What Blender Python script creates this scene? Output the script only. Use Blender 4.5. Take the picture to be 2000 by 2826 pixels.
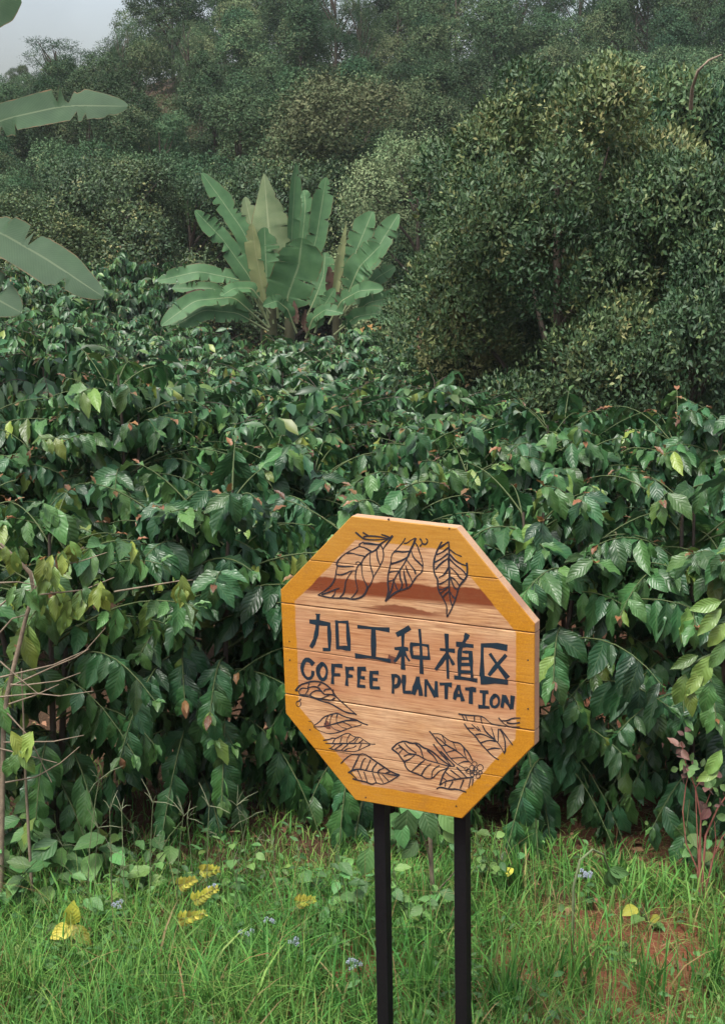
import bpy, math, random
import numpy as np
from mathutils import Matrix, Vector

for o in list(bpy.data.objects):
    bpy.data.objects.remove(o)
C = bpy.context.scene.collection
scene = bpy.context.scene
R = math.radians
rng = np.random.default_rng(7)
random.seed(7)

# ------------------------------------------------------------------ camera, sky, sun, exposure
EYE = np.array([0.0, 0.0, 3.05])
PITCH = R(12.0)
FPX = 4200.0                       # focal length in photograph pixels (2000 wide)
cam_d = bpy.data.cameras.new('camera')
cam = bpy.data.objects.new('camera', cam_d)
C.objects.link(cam)
cam.location = EYE
cam.rotation_euler = (R(90) - PITCH, 0, 0)
cam_d.sensor_fit = 'HORIZONTAL'
cam_d.sensor_width = 36.0
cam_d.lens = 36.0 * FPX / 2000.0
cam_d.clip_start = 0.05
cam_d.clip_end = 3000.0
scene.camera = cam

SUN_EL, SUN_AZ = R(64), R(215)     # azimuth measured clockwise from +Y (north)
world = bpy.data.worlds.new('World')
scene.world = world
world.use_nodes = True
nt = world.node_tree
nt.nodes.clear()
w_out = nt.nodes.new('ShaderNodeOutputWorld')
w_bg = nt.nodes.new('ShaderNodeBackground')
w_sky = nt.nodes.new('ShaderNodeTexSky')
w_sky.sky_type = 'NISHITA'
w_sky.sun_disc = False
w_sky.sun_elevation = SUN_EL
w_sky.sun_rotation = SUN_AZ
w_sky.air_density = 1.0
w_sky.dust_density = 4.0
w_hsv = nt.nodes.new('ShaderNodeHueSaturation')
w_hsv.inputs['Saturation'].default_value = 0.6
w_co = nt.nodes.new('ShaderNodeTexCoord')
w_no = nt.nodes.new('ShaderNodeTexNoise')
w_no.inputs['Scale'].default_value = 5.0
w_no.inputs['Detail'].default_value = 6.0
w_ramp = nt.nodes.new('ShaderNodeMapRange')
w_ramp.inputs['From Min'].default_value = 0.3
w_ramp.inputs['From Max'].default_value = 0.7
w_ramp.inputs['To Min'].default_value = 0.82
w_ramp.inputs['To Max'].default_value = 1.1
w_mul = nt.nodes.new('ShaderNodeVectorMath')
w_mul.operation = 'SCALE'
nt.links.new(w_co.outputs['Generated'], w_no.inputs['Vector'])
nt.links.new(w_no.outputs['Fac'], w_ramp.inputs['Value'])
nt.links.new(w_sky.outputs['Color'], w_hsv.inputs['Color'])
nt.links.new(w_hsv.outputs['Color'], w_mul.inputs[0])
w_sep = nt.nodes.new('ShaderNodeSeparateXYZ')       # an overcast sky is brighter overhead than at the horizon
w_ov = nt.nodes.new('ShaderNodeMapRange')
w_ov.inputs['To Min'].default_value = 1.6
w_ov.inputs['To Max'].default_value = 1.9
w_ml = nt.nodes.new('ShaderNodeMath')
w_ml.operation = 'MULTIPLY'
nt.links.new(w_co.outputs['Generated'], w_sep.inputs[0])
nt.links.new(w_sep.outputs['Z'], w_ov.inputs['Value'])
nt.links.new(w_ov.outputs['Result'], w_ml.inputs[0])
nt.links.new(w_ramp.outputs['Result'], w_ml.inputs[1])
nt.links.new(w_ml.outputs[0], w_mul.inputs['Scale'])
nt.links.new(w_mul.outputs['Vector'], w_bg.inputs['Color'])
w_bg.inputs['Strength'].default_value = 0.12
nt.links.new(w_bg.outputs['Background'], w_out.inputs['Surface'])

sun_d = bpy.data.lights.new('sun', 'SUN')
sun_d.energy = 3.2
sun_d.angle = R(24)
sun_d.color = (1.0, 0.97, 0.92)
sun = bpy.data.objects.new('sun', sun_d)
C.objects.link(sun)
sv = Vector((math.sin(SUN_AZ) * math.cos(SUN_EL), math.cos(SUN_AZ) * math.cos(SUN_EL), math.sin(SUN_EL)))
sun.rotation_euler = sv.to_track_quat('Z', 'Y').to_euler()
sun.location = (0, 0, 25)

scene.render.engine = 'CYCLES'
scene.view_settings.view_transform = 'Standard'
scene.view_settings.look = 'None'
scene.view_settings.gamma = 1.0
scene.view_settings.exposure = 0.40
cy = scene.cycles
cy.max_bounces = 6
cy.diffuse_bounces = 2
cy.glossy_bounces = 2
cy.transmission_bounces = 3
cy.transparent_max_bounces = 4
cy.volume_bounces = 1
cy.use_adaptive_sampling = True
cy.adaptive_threshold = 0.02
cy.use_denoising = True
cy.denoiser = 'OPENIMAGEDENOISE'
cy.denoising_input_passes = 'RGB_ALBEDO_NORMAL'
cy.denoising_prefilter = 'ACCURATE'
cy.sample_clamp_indirect = 1.5
cy.sample_clamp_direct = 2.5

HAZE_DENSITY = 0.00035

# ------------------------------------------------------------------ geometry of the view and the land
cP, sP = math.cos(PITCH), math.sin(PITCH)

def ray(px, py):
    a = (px - 1000.0) / FPX
    b = (1413.0 - py) / FPX
    return np.array([a, cP + b * sP, b * cP - sP])

def at(px, py, Y):
    d = ray(px, py)
    return EYE + d * (Y / d[1])

PROFILE = np.array([(-400, 1.5), (-2, 1.45), (1.0, 1.35), (2.6, 0.95), (4.0, 0.1), (4.8, 0.0), (7.2, 0.0), (10, -.1), (14, -.3),
                    (20, -.85), (28, -1.4), (35, -1.5), (42, -1.4), (50, -.5), (60, 1.6), (75, 5.4), (90, 9.7),
                    (105, 11.5), (130, 10), (220, -2), (700, -2)], float)

def sstep(x, a, b):
    t = np.clip((x - a) / (b - a), 0, 1)
    return t * t * (3 - 2 * t)

def tz(x, y):
    x = np.asarray(x, float)
    y = np.asarray(y, float)
    z = (np.interp(y, PROFILE[:, 0], PROFILE[:, 1]) * 2 + np.interp(y - .5, PROFILE[:, 0], PROFILE[:, 1])
         + np.interp(y + .5, PROFILE[:, 0], PROFILE[:, 1])) / 4
    hill = sstep(y, 45, 75)
    z = z - hill * 1.8 * sstep(-x, 8, 16) * (1 - sstep(y, 200, 300))
    z = z + sstep(y, 17, 30) * np.clip(-x - 2.5, 0, 6) * 0.24 * (1 - sstep(y, 55, 90))
    n = 0.03 * np.sin(x * 2.1 + y * 1.3) + 0.02 * np.sin(x * 5.3 - y * 4.1) + 0.012 * np.sin(x * 11 + y * 9)
    return z + n

def ground_hit(px, py):
    d = ray(px, py)
    t = 0.5
    for i in range(2000):
        p = EYE + d * t
        if p[2] < tz(p[0], p[1]):
            return p
        t += 0.02
    return p

# ------------------------------------------------------------------ material helpers
def mat(name):
    m = bpy.data.materials.new(name)
    m.use_nodes = True
    m.node_tree.nodes.clear()
    return m, m.node_tree

def N(t, typ, **kw):
    n = t.nodes.new(typ)
    for k, v in kw.items():
        setattr(n, k, v)
    return n

def inp(t, sock, v):
    if hasattr(v, 'is_output') or isinstance(v, bpy.types.NodeSocket):
        t.links.new(v, sock)
    else:
        sock.default_value = v

def math_n(t, op, a, b=None, clamp=False):
    n = N(t, 'ShaderNodeMath', operation=op)
    n.use_clamp = clamp
    inp(t, n.inputs[0], a)
    if b is not None:
        inp(t, n.inputs[1], b)
    return n.outputs[0]

def mixc(t, f, a, b, mode='MIX'):
    n = N(t, 'ShaderNodeMix', data_type='RGBA', blend_type=mode)
    inp(t, n.inputs[0], f)
    inp(t, n.inputs[6], a if not isinstance(a, tuple) else (*a, 1)[:4])
    inp(t, n.inputs[7], b if not isinstance(b, tuple) else (*b, 1)[:4])
    return n.outputs[2]

def ramp(t, f, stops, interp='LINEAR'):
    n = N(t, 'ShaderNodeValToRGB')
    cr = n.color_ramp
    cr.interpolation = interp
    while len(cr.elements) < len(stops):
        cr.elements.new(0.5)
    for e, (p, c) in zip(cr.elements, stops):
        e.position = p
        e.color = (*c, 1)
    inp(t, n.inputs[0], f)
    return n.outputs[0]

def noise(t, vec, scale, detail=3, rough=.55, out='Fac'):
    n = N(t, 'ShaderNodeTexNoise')
    if vec is not None:
        t.links.new(vec, n.inputs['Vector'])
    n.inputs['Scale'].default_value = scale
    n.inputs['Detail'].default_value = detail
    n.inputs['Roughness'].default_value = rough
    return n.outputs[out]

def mrange(t, v, a, b, c, d):
    n = N(t, 'ShaderNodeMapRange')
    inp(t, n.inputs['Value'], v)
    for k, q in zip(('From Min', 'From Max', 'To Min', 'To Max'), (a, b, c, d)):
        n.inputs[k].default_value = q
    return n.outputs['Result']

def finish(t, col, rough=.5, spec=.5, bump=None, bstr=.3, bdist=.01, transl=0.0, tcol=None):
    p = N(t, 'ShaderNodeBsdfPrincipled')
    inp(t, p.inputs['Base Color'], col if not isinstance(col, tuple) else (*col, 1))
    inp(t, p.inputs['Roughness'], rough)
    inp(t, p.inputs['Specular IOR Level'], spec)
    if bump is not None:
        b = N(t, 'ShaderNodeBump')
        b.inputs['Strength'].default_value = bstr
        b.inputs['Distance'].default_value = bdist
        t.links.new(bump, b.inputs['Height'])
        t.links.new(b.outputs[0], p.inputs['Normal'])
    o = N(t, 'ShaderNodeOutputMaterial')
    if transl > 0:
        tr = N(t, 'ShaderNodeBsdfTranslucent')
        inp(t, tr.inputs['Color'], tcol if tcol is not None else col)
        mx = N(t, 'ShaderNodeMixShader')
        mx.inputs[0].default_value = transl
        t.links.new(p.outputs[0], mx.inputs[1])
        t.links.new(tr.outputs[0], mx.inputs[2])
        t.links.new(mx.outputs[0], o.inputs['Surface'])
    else:
        t.links.new(p.outputs[0], o.inputs['Surface'])

def attr(t, name):
    return N(t, 'ShaderNodeAttribute', attribute_name=name)

def leaf_material(name, stops, rough=.42, spec=.5, transl=.22, veins=8.0, vein_amt=.20, val_var=.5, spots=.25, obj_var=0.0):
    m, t = mat(name)
    tint = attr(t, 'tint').outputs['Fac']
    col = ramp(t, tint, stops)
    info = N(t, 'ShaderNodeObjectInfo')
    geo = N(t, 'ShaderNodeNewGeometry')
    rnd = math_n(t, 'FRACT', math_n(t, 'ADD', geo.outputs['Random Per Island'], info.outputs['Random']))
    val = mrange(t, rnd, 0, 1, 1 - val_var, 1 + val_var)
    hs = N(t, 'ShaderNodeHueSaturation')
    t.links.new(col, hs.inputs['Color'])
    t.links.new(val, hs.inputs['Value'])
    t.links.new(mrange(t, math_n(t, 'FRACT', math_n(t, 'MULTIPLY', rnd, 7.31)), 0, 1, .485, .515), hs.inputs['Hue'])
    c = hs.outputs[0]
    if obj_var > 0:
        h2 = N(t, 'ShaderNodeHueSaturation')
        t.links.new(c, h2.inputs['Color'])
        t.links.new(mrange(t, info.outputs['Random'], 0, 1, 1 - obj_var, 1 + obj_var), h2.inputs['Value'])
        t.links.new(mrange(t, math_n(t, 'FRACT', math_n(t, 'MULTIPLY', info.outputs['Random'], 5.7)), 0, 1, .475, .515), h2.inputs['Hue'])
        c = h2.outputs[0]
    bump = None
    if veins > 0:
        luv = attr(t, 'luv').outputs['Vector']
        sep = N(t, 'ShaderNodeSeparateXYZ')
        t.links.new(luv, sep.inputs[0])
        au = math_n(t, 'ABSOLUTE', math_n(t, 'SUBTRACT', sep.outputs['X'], .5))
        mid = mrange(t, au, .0, .045, 1, 0)
        ph = math_n(t, 'SUBTRACT', math_n(t, 'MULTIPLY', sep.outputs['Y'], veins), math_n(t, 'MULTIPLY', au, 4.0))
        saw = math_n(t, 'ABSOLUTE', math_n(t, 'SUBTRACT', math_n(t, 'FRACT', ph), .5))
        lat = mrange(t, saw, .0, .10, .7, 0)
        vv = math_n(t, 'MAXIMUM', mid, lat)
        c = mixc(t, math_n(t, 'MULTIPLY', vv, vein_amt), c, (.20, .27, .12))
        bump = math_n(t, 'MULTIPLY', saw, 1.0)
        if spots > 0:
            tc = N(t, 'ShaderNodeTexCoord')
            nz = noise(t, tc.outputs['Object'], 40, 4)
            c = mixc(t, mrange(t, nz, .55, .8, 0, spots), c, (.10, .11, .05))
    finish(t, c, rough, spec, bump, .28, .010, transl)
    return m

M = {}
M['coffee'] = leaf_material('coffee_leaf', [(0, (.014, .050, .022)), (.35, (.028, .092, .031)), (.6, (.065, .145, .036)),
                                            (.8, (.18, .24, .045)), (.9, (.20, .17, .045)), (1, (.17, .048, .03))],
                            rough=.36, spec=.45, transl=.16)
M['coffee_far'] = leaf_material('coffee_leaf_far', [(0, (.020, .066, .028)), (.35, (.038, .105, .036)), (.6, (.075, .155, .044)),
                                                    (.8, (.18, .24, .055)), (1, (.14, .07, .035))], rough=.4, spec=.5, transl=.2, veins=0)
M['tree'] = leaf_material('tree_leaf', [(0, (.022, .058, .026)), (.5, (.054, .105, .040)), (.8, (.130, .175, .062)), (1, (.23, .245, .10))],
                          rough=.5, spec=.28, transl=.14, veins=0, val_var=.32, obj_var=.15)
M['far'] = leaf_material('far_leaf', [(0, (.025, .062, .030)), (.5, (.060, .112, .052)), (.85, (.115, .160, .075)), (1, (.17, .20, .10))],
                         rough=.7, spec=.12, transl=.14, veins=0, val_var=.22, obj_var=.38)
M['weed'] = leaf_material('weed_leaf', [(0, (.035, .10, .035)), (.5, (.085, .20, .060)), (.8, (.18, .26, .06)), (.92, (.45, .42, .06)), (1, (.17, .08, .07))],
                          rough=.5, spec=.4, transl=.25, veins=6, vein_amt=.3)
M['grass'] = leaf_material('grass_blade', [(0, (.035, .12, .030)), (.5, (.080, .220, .042)), (.75, (.17, .31, .065)), (.88, (.26, .21, .09)), (1, (.24, .13, .06))],
                           rough=.55, spec=.2, transl=.3, veins=0, val_var=.4)

def plain(name, c1, c2, scale=8.0, rough=.7, spec=.3, bstr=.4, stretch=None, bdist=.01):
    m, t = mat(name)
    tc = N(t, 'ShaderNodeTexCoord')
    vec = tc.outputs['Object']
    if stretch:
        mp = N(t, 'ShaderNodeMapping')
        mp.inputs['Scale'].default_value = stretch
        t.links.new(vec, mp.inputs[0])
        vec = mp.outputs[0]
    n1 = noise(t, vec, scale, 6, .6)
    c = mixc(t, mrange(t, n1, .3, .7, 0, 1), c1, c2)
    finish(t, c, rough, spec, n1, bstr, bdist)
    return m

M['bark'] = plain('bark', (.045, .034, .025), (.10, .078, .06), 14, stretch=(1, 1, .25))
M['twig'] = plain('dry_twig', (.13, .10, .07), (.25, .195, .135), 30)
M['green_stem'] = plain('green_stem', (.045, .075, .025), (.09, .11, .04), 30)
M['greygreen'] = plain('grey_green_stalk', (.10, .14, .06), (.17, .19, .10), 30)
M['spike'] = plain('seed_spike', (.12, .15, .08), (.20, .20, .12), 40)
M['red_stem'] = plain('red_stem', (.20, .06, .05), (.30, .13, .09), 30)
M['redwood'] = plain('weathered_red_wood', (.20, .08, .06), (.32, .15, .11), 10, stretch=(1, 1, .2))
M['pstem'] = plain('banana_stem', (.06, .055, .03), (.085, .09, .045), 6, stretch=(1, 1, .3))
M['flower'] = plain('ageratum_flower', (.42, .48, .60), (.60, .64, .72), 60, rough=.9)
M['straw'] = plain('straw', (.30, .22, .10), (.45, .36, .16), 20)
M['post'] = plain('black_paint', (.004, .004, .005), (.008, .008, .009), 90, rough=.6, spec=.15, bstr=.12)
M['berry'] = plain('coffee_cherry', (.10, .12, .03), (.35, .05, .03), 30, rough=.3, spec=.5)
M['nail'] = plain('nail', (.03, .02, .015), (.06, .04, .03), 50)

# banana blades: fine parallel veins, pale midrib
def banana_material(name, base, dark, pale, rough=.55, spec=.22):
    m, t = mat(name)
    luv = attr(t, 'luv').outputs['Vector']
    sep = N(t, 'ShaderNodeSeparateXYZ')
    t.links.new(luv, sep.inputs[0])
    au = math_n(t, 'ABSOLUTE', math_n(t, 'SUBTRACT', sep.outputs['X'], .5))
    mid = mrange(t, au, .012, .03, 1, 0)
    ph = math_n(t, 'SUBTRACT', math_n(t, 'MULTIPLY', sep.outputs['Y'], 60), math_n(t, 'MULTIPLY', au, 12))
    saw = math_n(t, 'ABSOLUTE', math_n(t, 'SUBTRACT', math_n(t, 'FRACT', ph), .5))
    tc = N(t, 'ShaderNodeTexCoord')
    n1 = noise(t, tc.outputs['Object'], 5, 5)
    c = mixc(t, mrange(t, n1, .35, .7, 0, 1), base, dark)
    c = mixc(t, mrange(t, saw, 0, .5, .09, 0), c, pale)
    c = mixc(t, math_n(t, 'MULTIPLY', mid, .8), c, pale)
    edge = mrange(t, math_n(t, 'ADD', au, math_n(t, 'MULTIPLY', noise(t, tc.outputs['Object'], 9, 3), .08)), .515, .54, 0, .8)
    c = mixc(t, edge, c, (.17, .10, .05))
    finish(t, c, rough, spec, saw, .12, .01, .22)
    return m

M['banana'] = banana_material('banana_blade', (.075, .165, .066), (.050, .122, .050), (.20, .27, .14))
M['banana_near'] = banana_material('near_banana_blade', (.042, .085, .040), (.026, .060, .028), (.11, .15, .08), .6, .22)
M['banana_pale'] = banana_material('banana_blade_pale', (.19, .24, .12), (.13, .19, .09), (.30, .34, .19))
M['banana_yellow'] = banana_material('banana_blade_yellow', (.27, .29, .13), (.21, .25, .11), (.34, .35, .18))
M['banana_dead'] = plain('dead_banana_blade', (.045, .026, .018), (.10, .055, .038), 5)
M['banana_orange'] = plain('orange_dead_blade', (.32, .15, .03), (.22, .12, .04), 8)

# ground: red laterite soil, litter
def soil_material():
    m, t = mat('red_soil')
    tc = N(t, 'ShaderNodeTexCoord')
    v = tc.outputs['Object']
    n1 = noise(t, v, 1.3, 6)
    n2 = noise(t, v, 18, 6, .65)
    n3 = noise(t, v, 70, 4, .7)
    c = mixc(t, mrange(t, n2, .3, .7, 0, 1), (.13, .045, .025), (.25, .095, .050))
    c = mixc(t, mrange(t, n1, .45, .7, 0, .6), c, (.10, .065, .035))
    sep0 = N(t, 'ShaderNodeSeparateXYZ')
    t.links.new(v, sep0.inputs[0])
    hedge_dark = math_n(t, 'MULTIPLY', mrange(t, math_n(t, 'ADD', sep0.outputs['Y'], math_n(t, 'MULTIPLY', n1, 1.2)), 6.35, 6.9, 0, .85), mrange(t, sep0.outputs['X'], .7, 1.4, 1, .55))
    c = mixc(t, mrange(t, n3, .58, .75, 0, .5), c, (.22, .15, .09))
    sep = N(t, 'ShaderNodeSeparateXYZ')
    t.links.new(v, sep.inputs[0])
    far = mrange(t, sep.outputs['Y'], 9, 24, 0, .8)
    c = mixc(t, far, c, (.035, .05, .022))
    c = mixc(t, hedge_dark, c, mixc(t, mrange(t, n3, .35, .7, 0, 1), (.030, .022, .014), (.075, .05, .03)))          # soil colour darkens from the hedge foot back, less on the right
    h = math_n(t, 'ADD', n2, math_n(t, 'MULTIPLY', n3, .5))
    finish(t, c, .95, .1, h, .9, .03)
    return m
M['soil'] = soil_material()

# ------------------------------------------------------------------ mesh helpers
def make_mesh(name, V, Q, mats, smooth=True, tint=None, luv=None, mi=None):
    V = np.asarray(V, np.float32)
    Q = np.asarray(Q, np.int32)
    k = Q.shape[1]
    me = bpy.data.meshes.new(name)
    me.vertices.add(len(V))
    me.vertices.foreach_set('co', V.ravel())
    me.loops.add(Q.size)
    me.loops.foreach_set('vertex_index', Q.ravel())
    me.polygons.add(len(Q))
    me.polygons.foreach_set('loop_start', np.arange(len(Q), dtype=np.int32) * k)
    if mi is not None:
        me.polygons.foreach_set('material_index', np.asarray(mi, np.int32))
    if tint is not None:
        a = me.attributes.new('tint', 'FLOAT', 'POINT')
        a.data.foreach_set('value', np.asarray(tint, np.float32))
    if luv is not None:
        a = me.attributes.new('luv', 'FLOAT_VECTOR', 'POINT')
        a.data.foreach_set('vector', np.asarray(luv, np.float32).ravel())
    me.update(calc_edges=True)
    me.polygons.foreach_set('use_smooth', np.full(len(Q), smooth))
    for m in (mats if isinstance(mats, (list, tuple)) else [mats]):
        me.materials.append(m)
    me.validate()
    return me

def link(name, data, parent=None):
    o = bpy.data.objects.new(name, data)
    C.objects.link(o)
    if parent is not None:
        o.parent = parent
    return o

def thing(name, label, cat, loc, rotz=0.0, group=None, scale=None):
    o = link(name, None)
    o.empty_display_size = .1
    o.location = loc
    o.rotation_euler = (0, 0, rotz)
    if scale is not None:
        o.scale = scale
    o['label'] = label
    o['category'] = cat
    if group:
        o['group'] = group
    return o

def norm(a):
    return a / np.maximum(np.linalg.norm(a, axis=-1, keepdims=True), 1e-9)

def tube(points, radii, sides=5):
    """polyline tube -> V, Q"""
    P = np.asarray(points, float)
    n = len(P)
    T = np.gradient(P, axis=0)
    T = norm(T)
    up = np.array([0, 0, 1.0]) if abs(T[0, 2]) < .9 else np.array([1.0, 0, 0])
    A = norm(np.cross(T, up))
    B = np.cross(T, A)
    ang = np.linspace(0, 2 * math.pi, sides, endpoint=False)
    r = np.broadcast_to(np.asarray(radii, float), (n,))
    V = P[:, None] + r[:, None, None] * (np.cos(ang)[None, :, None] * A[:, None] + np.sin(ang)[None, :, None] * B[:, None])
    V = V.reshape(-1, 3)
    Q = []
    for i in range(n - 1):
        for j in range(sides):
            j2 = (j + 1) % sides
            Q.append((i * sides + j, i * sides + j2, (i + 1) * sides + j2, (i + 1) * sides + j))
    return V, np.array(Q)

def join(parts):
    Vs, Qs, off = [], [], 0
    for V, Q in parts:
        Vs.append(V)
        Qs.append(Q + off)
        off += len(V)
    return np.concatenate(Vs), np.concatenate(Qs)

def tubes_mesh(name, lst, m):
    V, Q = join([tube(*a) for a in lst])
    return make_mesh(name, V, Q, m)

def leaf_template(W=.40, seg=7, cross=4, fold=.16, curl=.35, wave=.02, pow_=.9, tip=1.4, seed=0):
    """unit-length leaf along +Y, upper side +Z"""
    r = np.random.default_rng(seed)
    v = np.linspace(0, 1, seg + 1)
    w = W * .5 * np.sin(np.pi * v ** pow_) ** .8 * (1 - .35 * v ** 4)
    w = w * np.where(v > .82, ((1 - v) / .18 + .02) ** (tip - 1) * 1.0, 1.0)
    w[0] = .012
    w[-1] = .006
    s = np.linspace(-1, 1, cross + 1)
    V = np.zeros((seg + 1, cross + 1, 3))
    ang = curl * v
    y = np.cumsum(np.r_[0, np.cos(ang[:-1]) / seg])
    z = -np.cumsum(np.r_[0, np.sin(ang[:-1]) / seg])
    ph = r.uniform(0, 6.28)
    side = r.normal(0, .03) * v ** 2
    for j, q in enumerate(s):
        V[:, j, 0] = q * w + side
        V[:, j, 1] = y + abs(q) * w * .15
        V[:, j, 2] = z + abs(q) * w * fold * 2 + wave * abs(q) * np.sin(v * 16 + ph + (q > 0) * 1.7) * (w / W * 2)
    luv = np.zeros((seg + 1, cross + 1, 3))
    luv[..., 0] = (s[None, :] + 1) / 2
    luv[..., 1] = v[:, None]
    Q = []
    c = cross + 1
    for i in range(seg):
        for j in range(cross):
            Q.append((i * c + j, i * c + j + 1, (i + 1) * c + j + 1, (i + 1) * c + j))
    return V.reshape(-1, 3), np.array(Q), luv.reshape(-1, 3)

def frames(D, U):
    """D direction (length), U upper-side hint -> (n,3,3) columns x,y,z"""
    D = norm(D)
    X = norm(np.cross(D, U))
    Z = np.cross(X, D)
    return np.stack([X, D, Z], -1)

def scatter(templates, which, P, F, S, tint):
    """merge many copies of templates"""
    Vs, Qs, Ts, Ls = [], [], [], []
    off = 0
    for k, (tv, tq, tl) in enumerate(templates):
        idx = np.nonzero(which == k)[0]
        if len(idx) == 0:
            continue
        V = np.einsum('nij,vj->nvi', F[idx], tv) * S[idx][:, None, None] + P[idx][:, None]
        n = len(tv)
        Qs.append((tq[None] + (np.arange(len(idx)) * n)[:, None, None]).reshape(-1, tq.shape[1]) + off)
        Vs.append(V.reshape(-1, 3))
        Ts.append(np.repeat(tint[idx], n))
        Ls.append(np.tile(tl, (len(idx), 1)))
        off += V.shape[0] * n
    return np.concatenate(Vs), np.concatenate(Qs), np.concatenate(Ts), np.concatenate(Ls)

# ------------------------------------------------------------------ ground
def axis(dense0, dense1, step, far0, far1, grow=1.16):
    a = list(np.arange(dense0, dense1 + 1e-6, step))
    s, x = step, dense1
    while x < far1:
        s = min(s * grow, 40)
        x += s
        a.append(x)
    s, x = step, dense0
    while x > far0:
        s = min(s * grow, 40)
        x -= s
        a.insert(0, x)
    return np.array(a)
gx = axis(-3.2, 3.2, .06, -500, 500)
gy = axis(3.0, 8.5, .06, -60, 600)
GX, GY = np.meshgrid(gx, gy)
GZ = tz(GX, GY)
near = sstep(GY, 2, 4) * (1 - sstep(GY, 9, 12)) * (1 - sstep(abs(GX), 3.2, 5))
GZ = GZ + near * (rng.normal(0, .008, GZ.shape) + .018 * np.sin(GX * 17 + 3 * np.sin(GY * 9)) * np.sin(GY * 21))
V = np.stack([GX, GY, GZ], -1).reshape(-1, 3)
nx_ = len(gx)
ii, jj = np.meshgrid(np.arange(len(gy) - 1), np.arange(nx_ - 1), indexing='ij')
Q = np.stack([ii * nx_ + jj, ii * nx_ + jj + 1, (ii + 1) * nx_ + jj + 1, (ii + 1) * nx_ + jj], -1).reshape(-1, 4)
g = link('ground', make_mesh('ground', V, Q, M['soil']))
g['kind'] = 'structure'
g['label'] = 'red laterite soil under the grass and the coffee rows'

# ------------------------------------------------------------------ the sign
YAW, ROLL = R(26.3), R(-1.2)
BC = EYE + np.array([.129, 4.464, -1.439])
Ry = np.array(Matrix.Rotation(ROLL, 3, 'Y'))
Rz = np.array(Matrix.Rotation(-YAW, 3, 'Z'))
RB = Rz @ Ry
NB = RB @ np.array([0, -1.0, 0])

def board(px, py, back=0.0):
    """a point of the photograph, read on the board's face: (u, v) in metres from its centre"""
    d = ray(px, py)
    c = BC - NB * back
    t = ((c - EYE) @ NB) / (d @ NB)
    p = EYE + d * t - c
    q = RB.T @ p
    return np.array([q[0], q[2]])

Z1 = lambda x, y: board(740 + x / 2.0821, 1390 + y / 2.0821)
OCT = np.array([Z1(*p) for p in [(478, 72), (1080, 140), (1530, 690), (1527, 1390), (1112, 1812), (500, 1705), (100, 1205), (70, 497)]])
SEAMS = [((235, 325), (1360, 437)), ((70, 570), (1555, 748)), ((80, 825), (1530, 1040)), ((85, 1092), (1555, 1312)), ((250, 1408), (1350, 1572))]
SEAM = [(Z1(*a), Z1(*b)) for a, b in SEAMS]

def clip(poly, a, b, keep_above):
    """half-plane clip; above = larger v than the line a-b"""
    out = []
    def side(p):
        s = (b[0] - a[0]) * (p[1] - a[1]) - (b[1] - a[1]) * (p[0] - a[0])
        return s if keep_above else -s
    n = len(poly)
    for i in range(n):
        p, q = poly[i], poly[(i + 1) % n]
        sp, sq = side(p), side(q)
        if sp >= 0:
            out.append(p)
        if (sp >= 0) != (sq >= 0):
            out.append(p + (q - p) * (sp / (sp - sq)))
    return out

def inset(poly, d):
    """convex polygon, clockwise -> inset by d"""
    P = np.array(poly)
    n = len(P)
    cen = P.mean(0)
    lines = []
    for i in range(n):
        a, b = P[i], P[(i + 1) % n]
        e = (b - a) / np.linalg.norm(b - a)
        nn = np.array([-e[1], e[0]])
        if (cen - a) @ nn < 0:
            nn = -nn
        lines.append((a + nn * d, e))
    out = []
    for i in range(n):
        (a, e), (b, f) = lines[i - 1], lines[i]
        det = e[0] * (-f[1]) + f[0] * e[1]
        rhs = b - a
        s = (rhs[0] * (-f[1]) + f[0] * rhs[1]) / det
        out.append(a + e * s)
    return out

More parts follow.
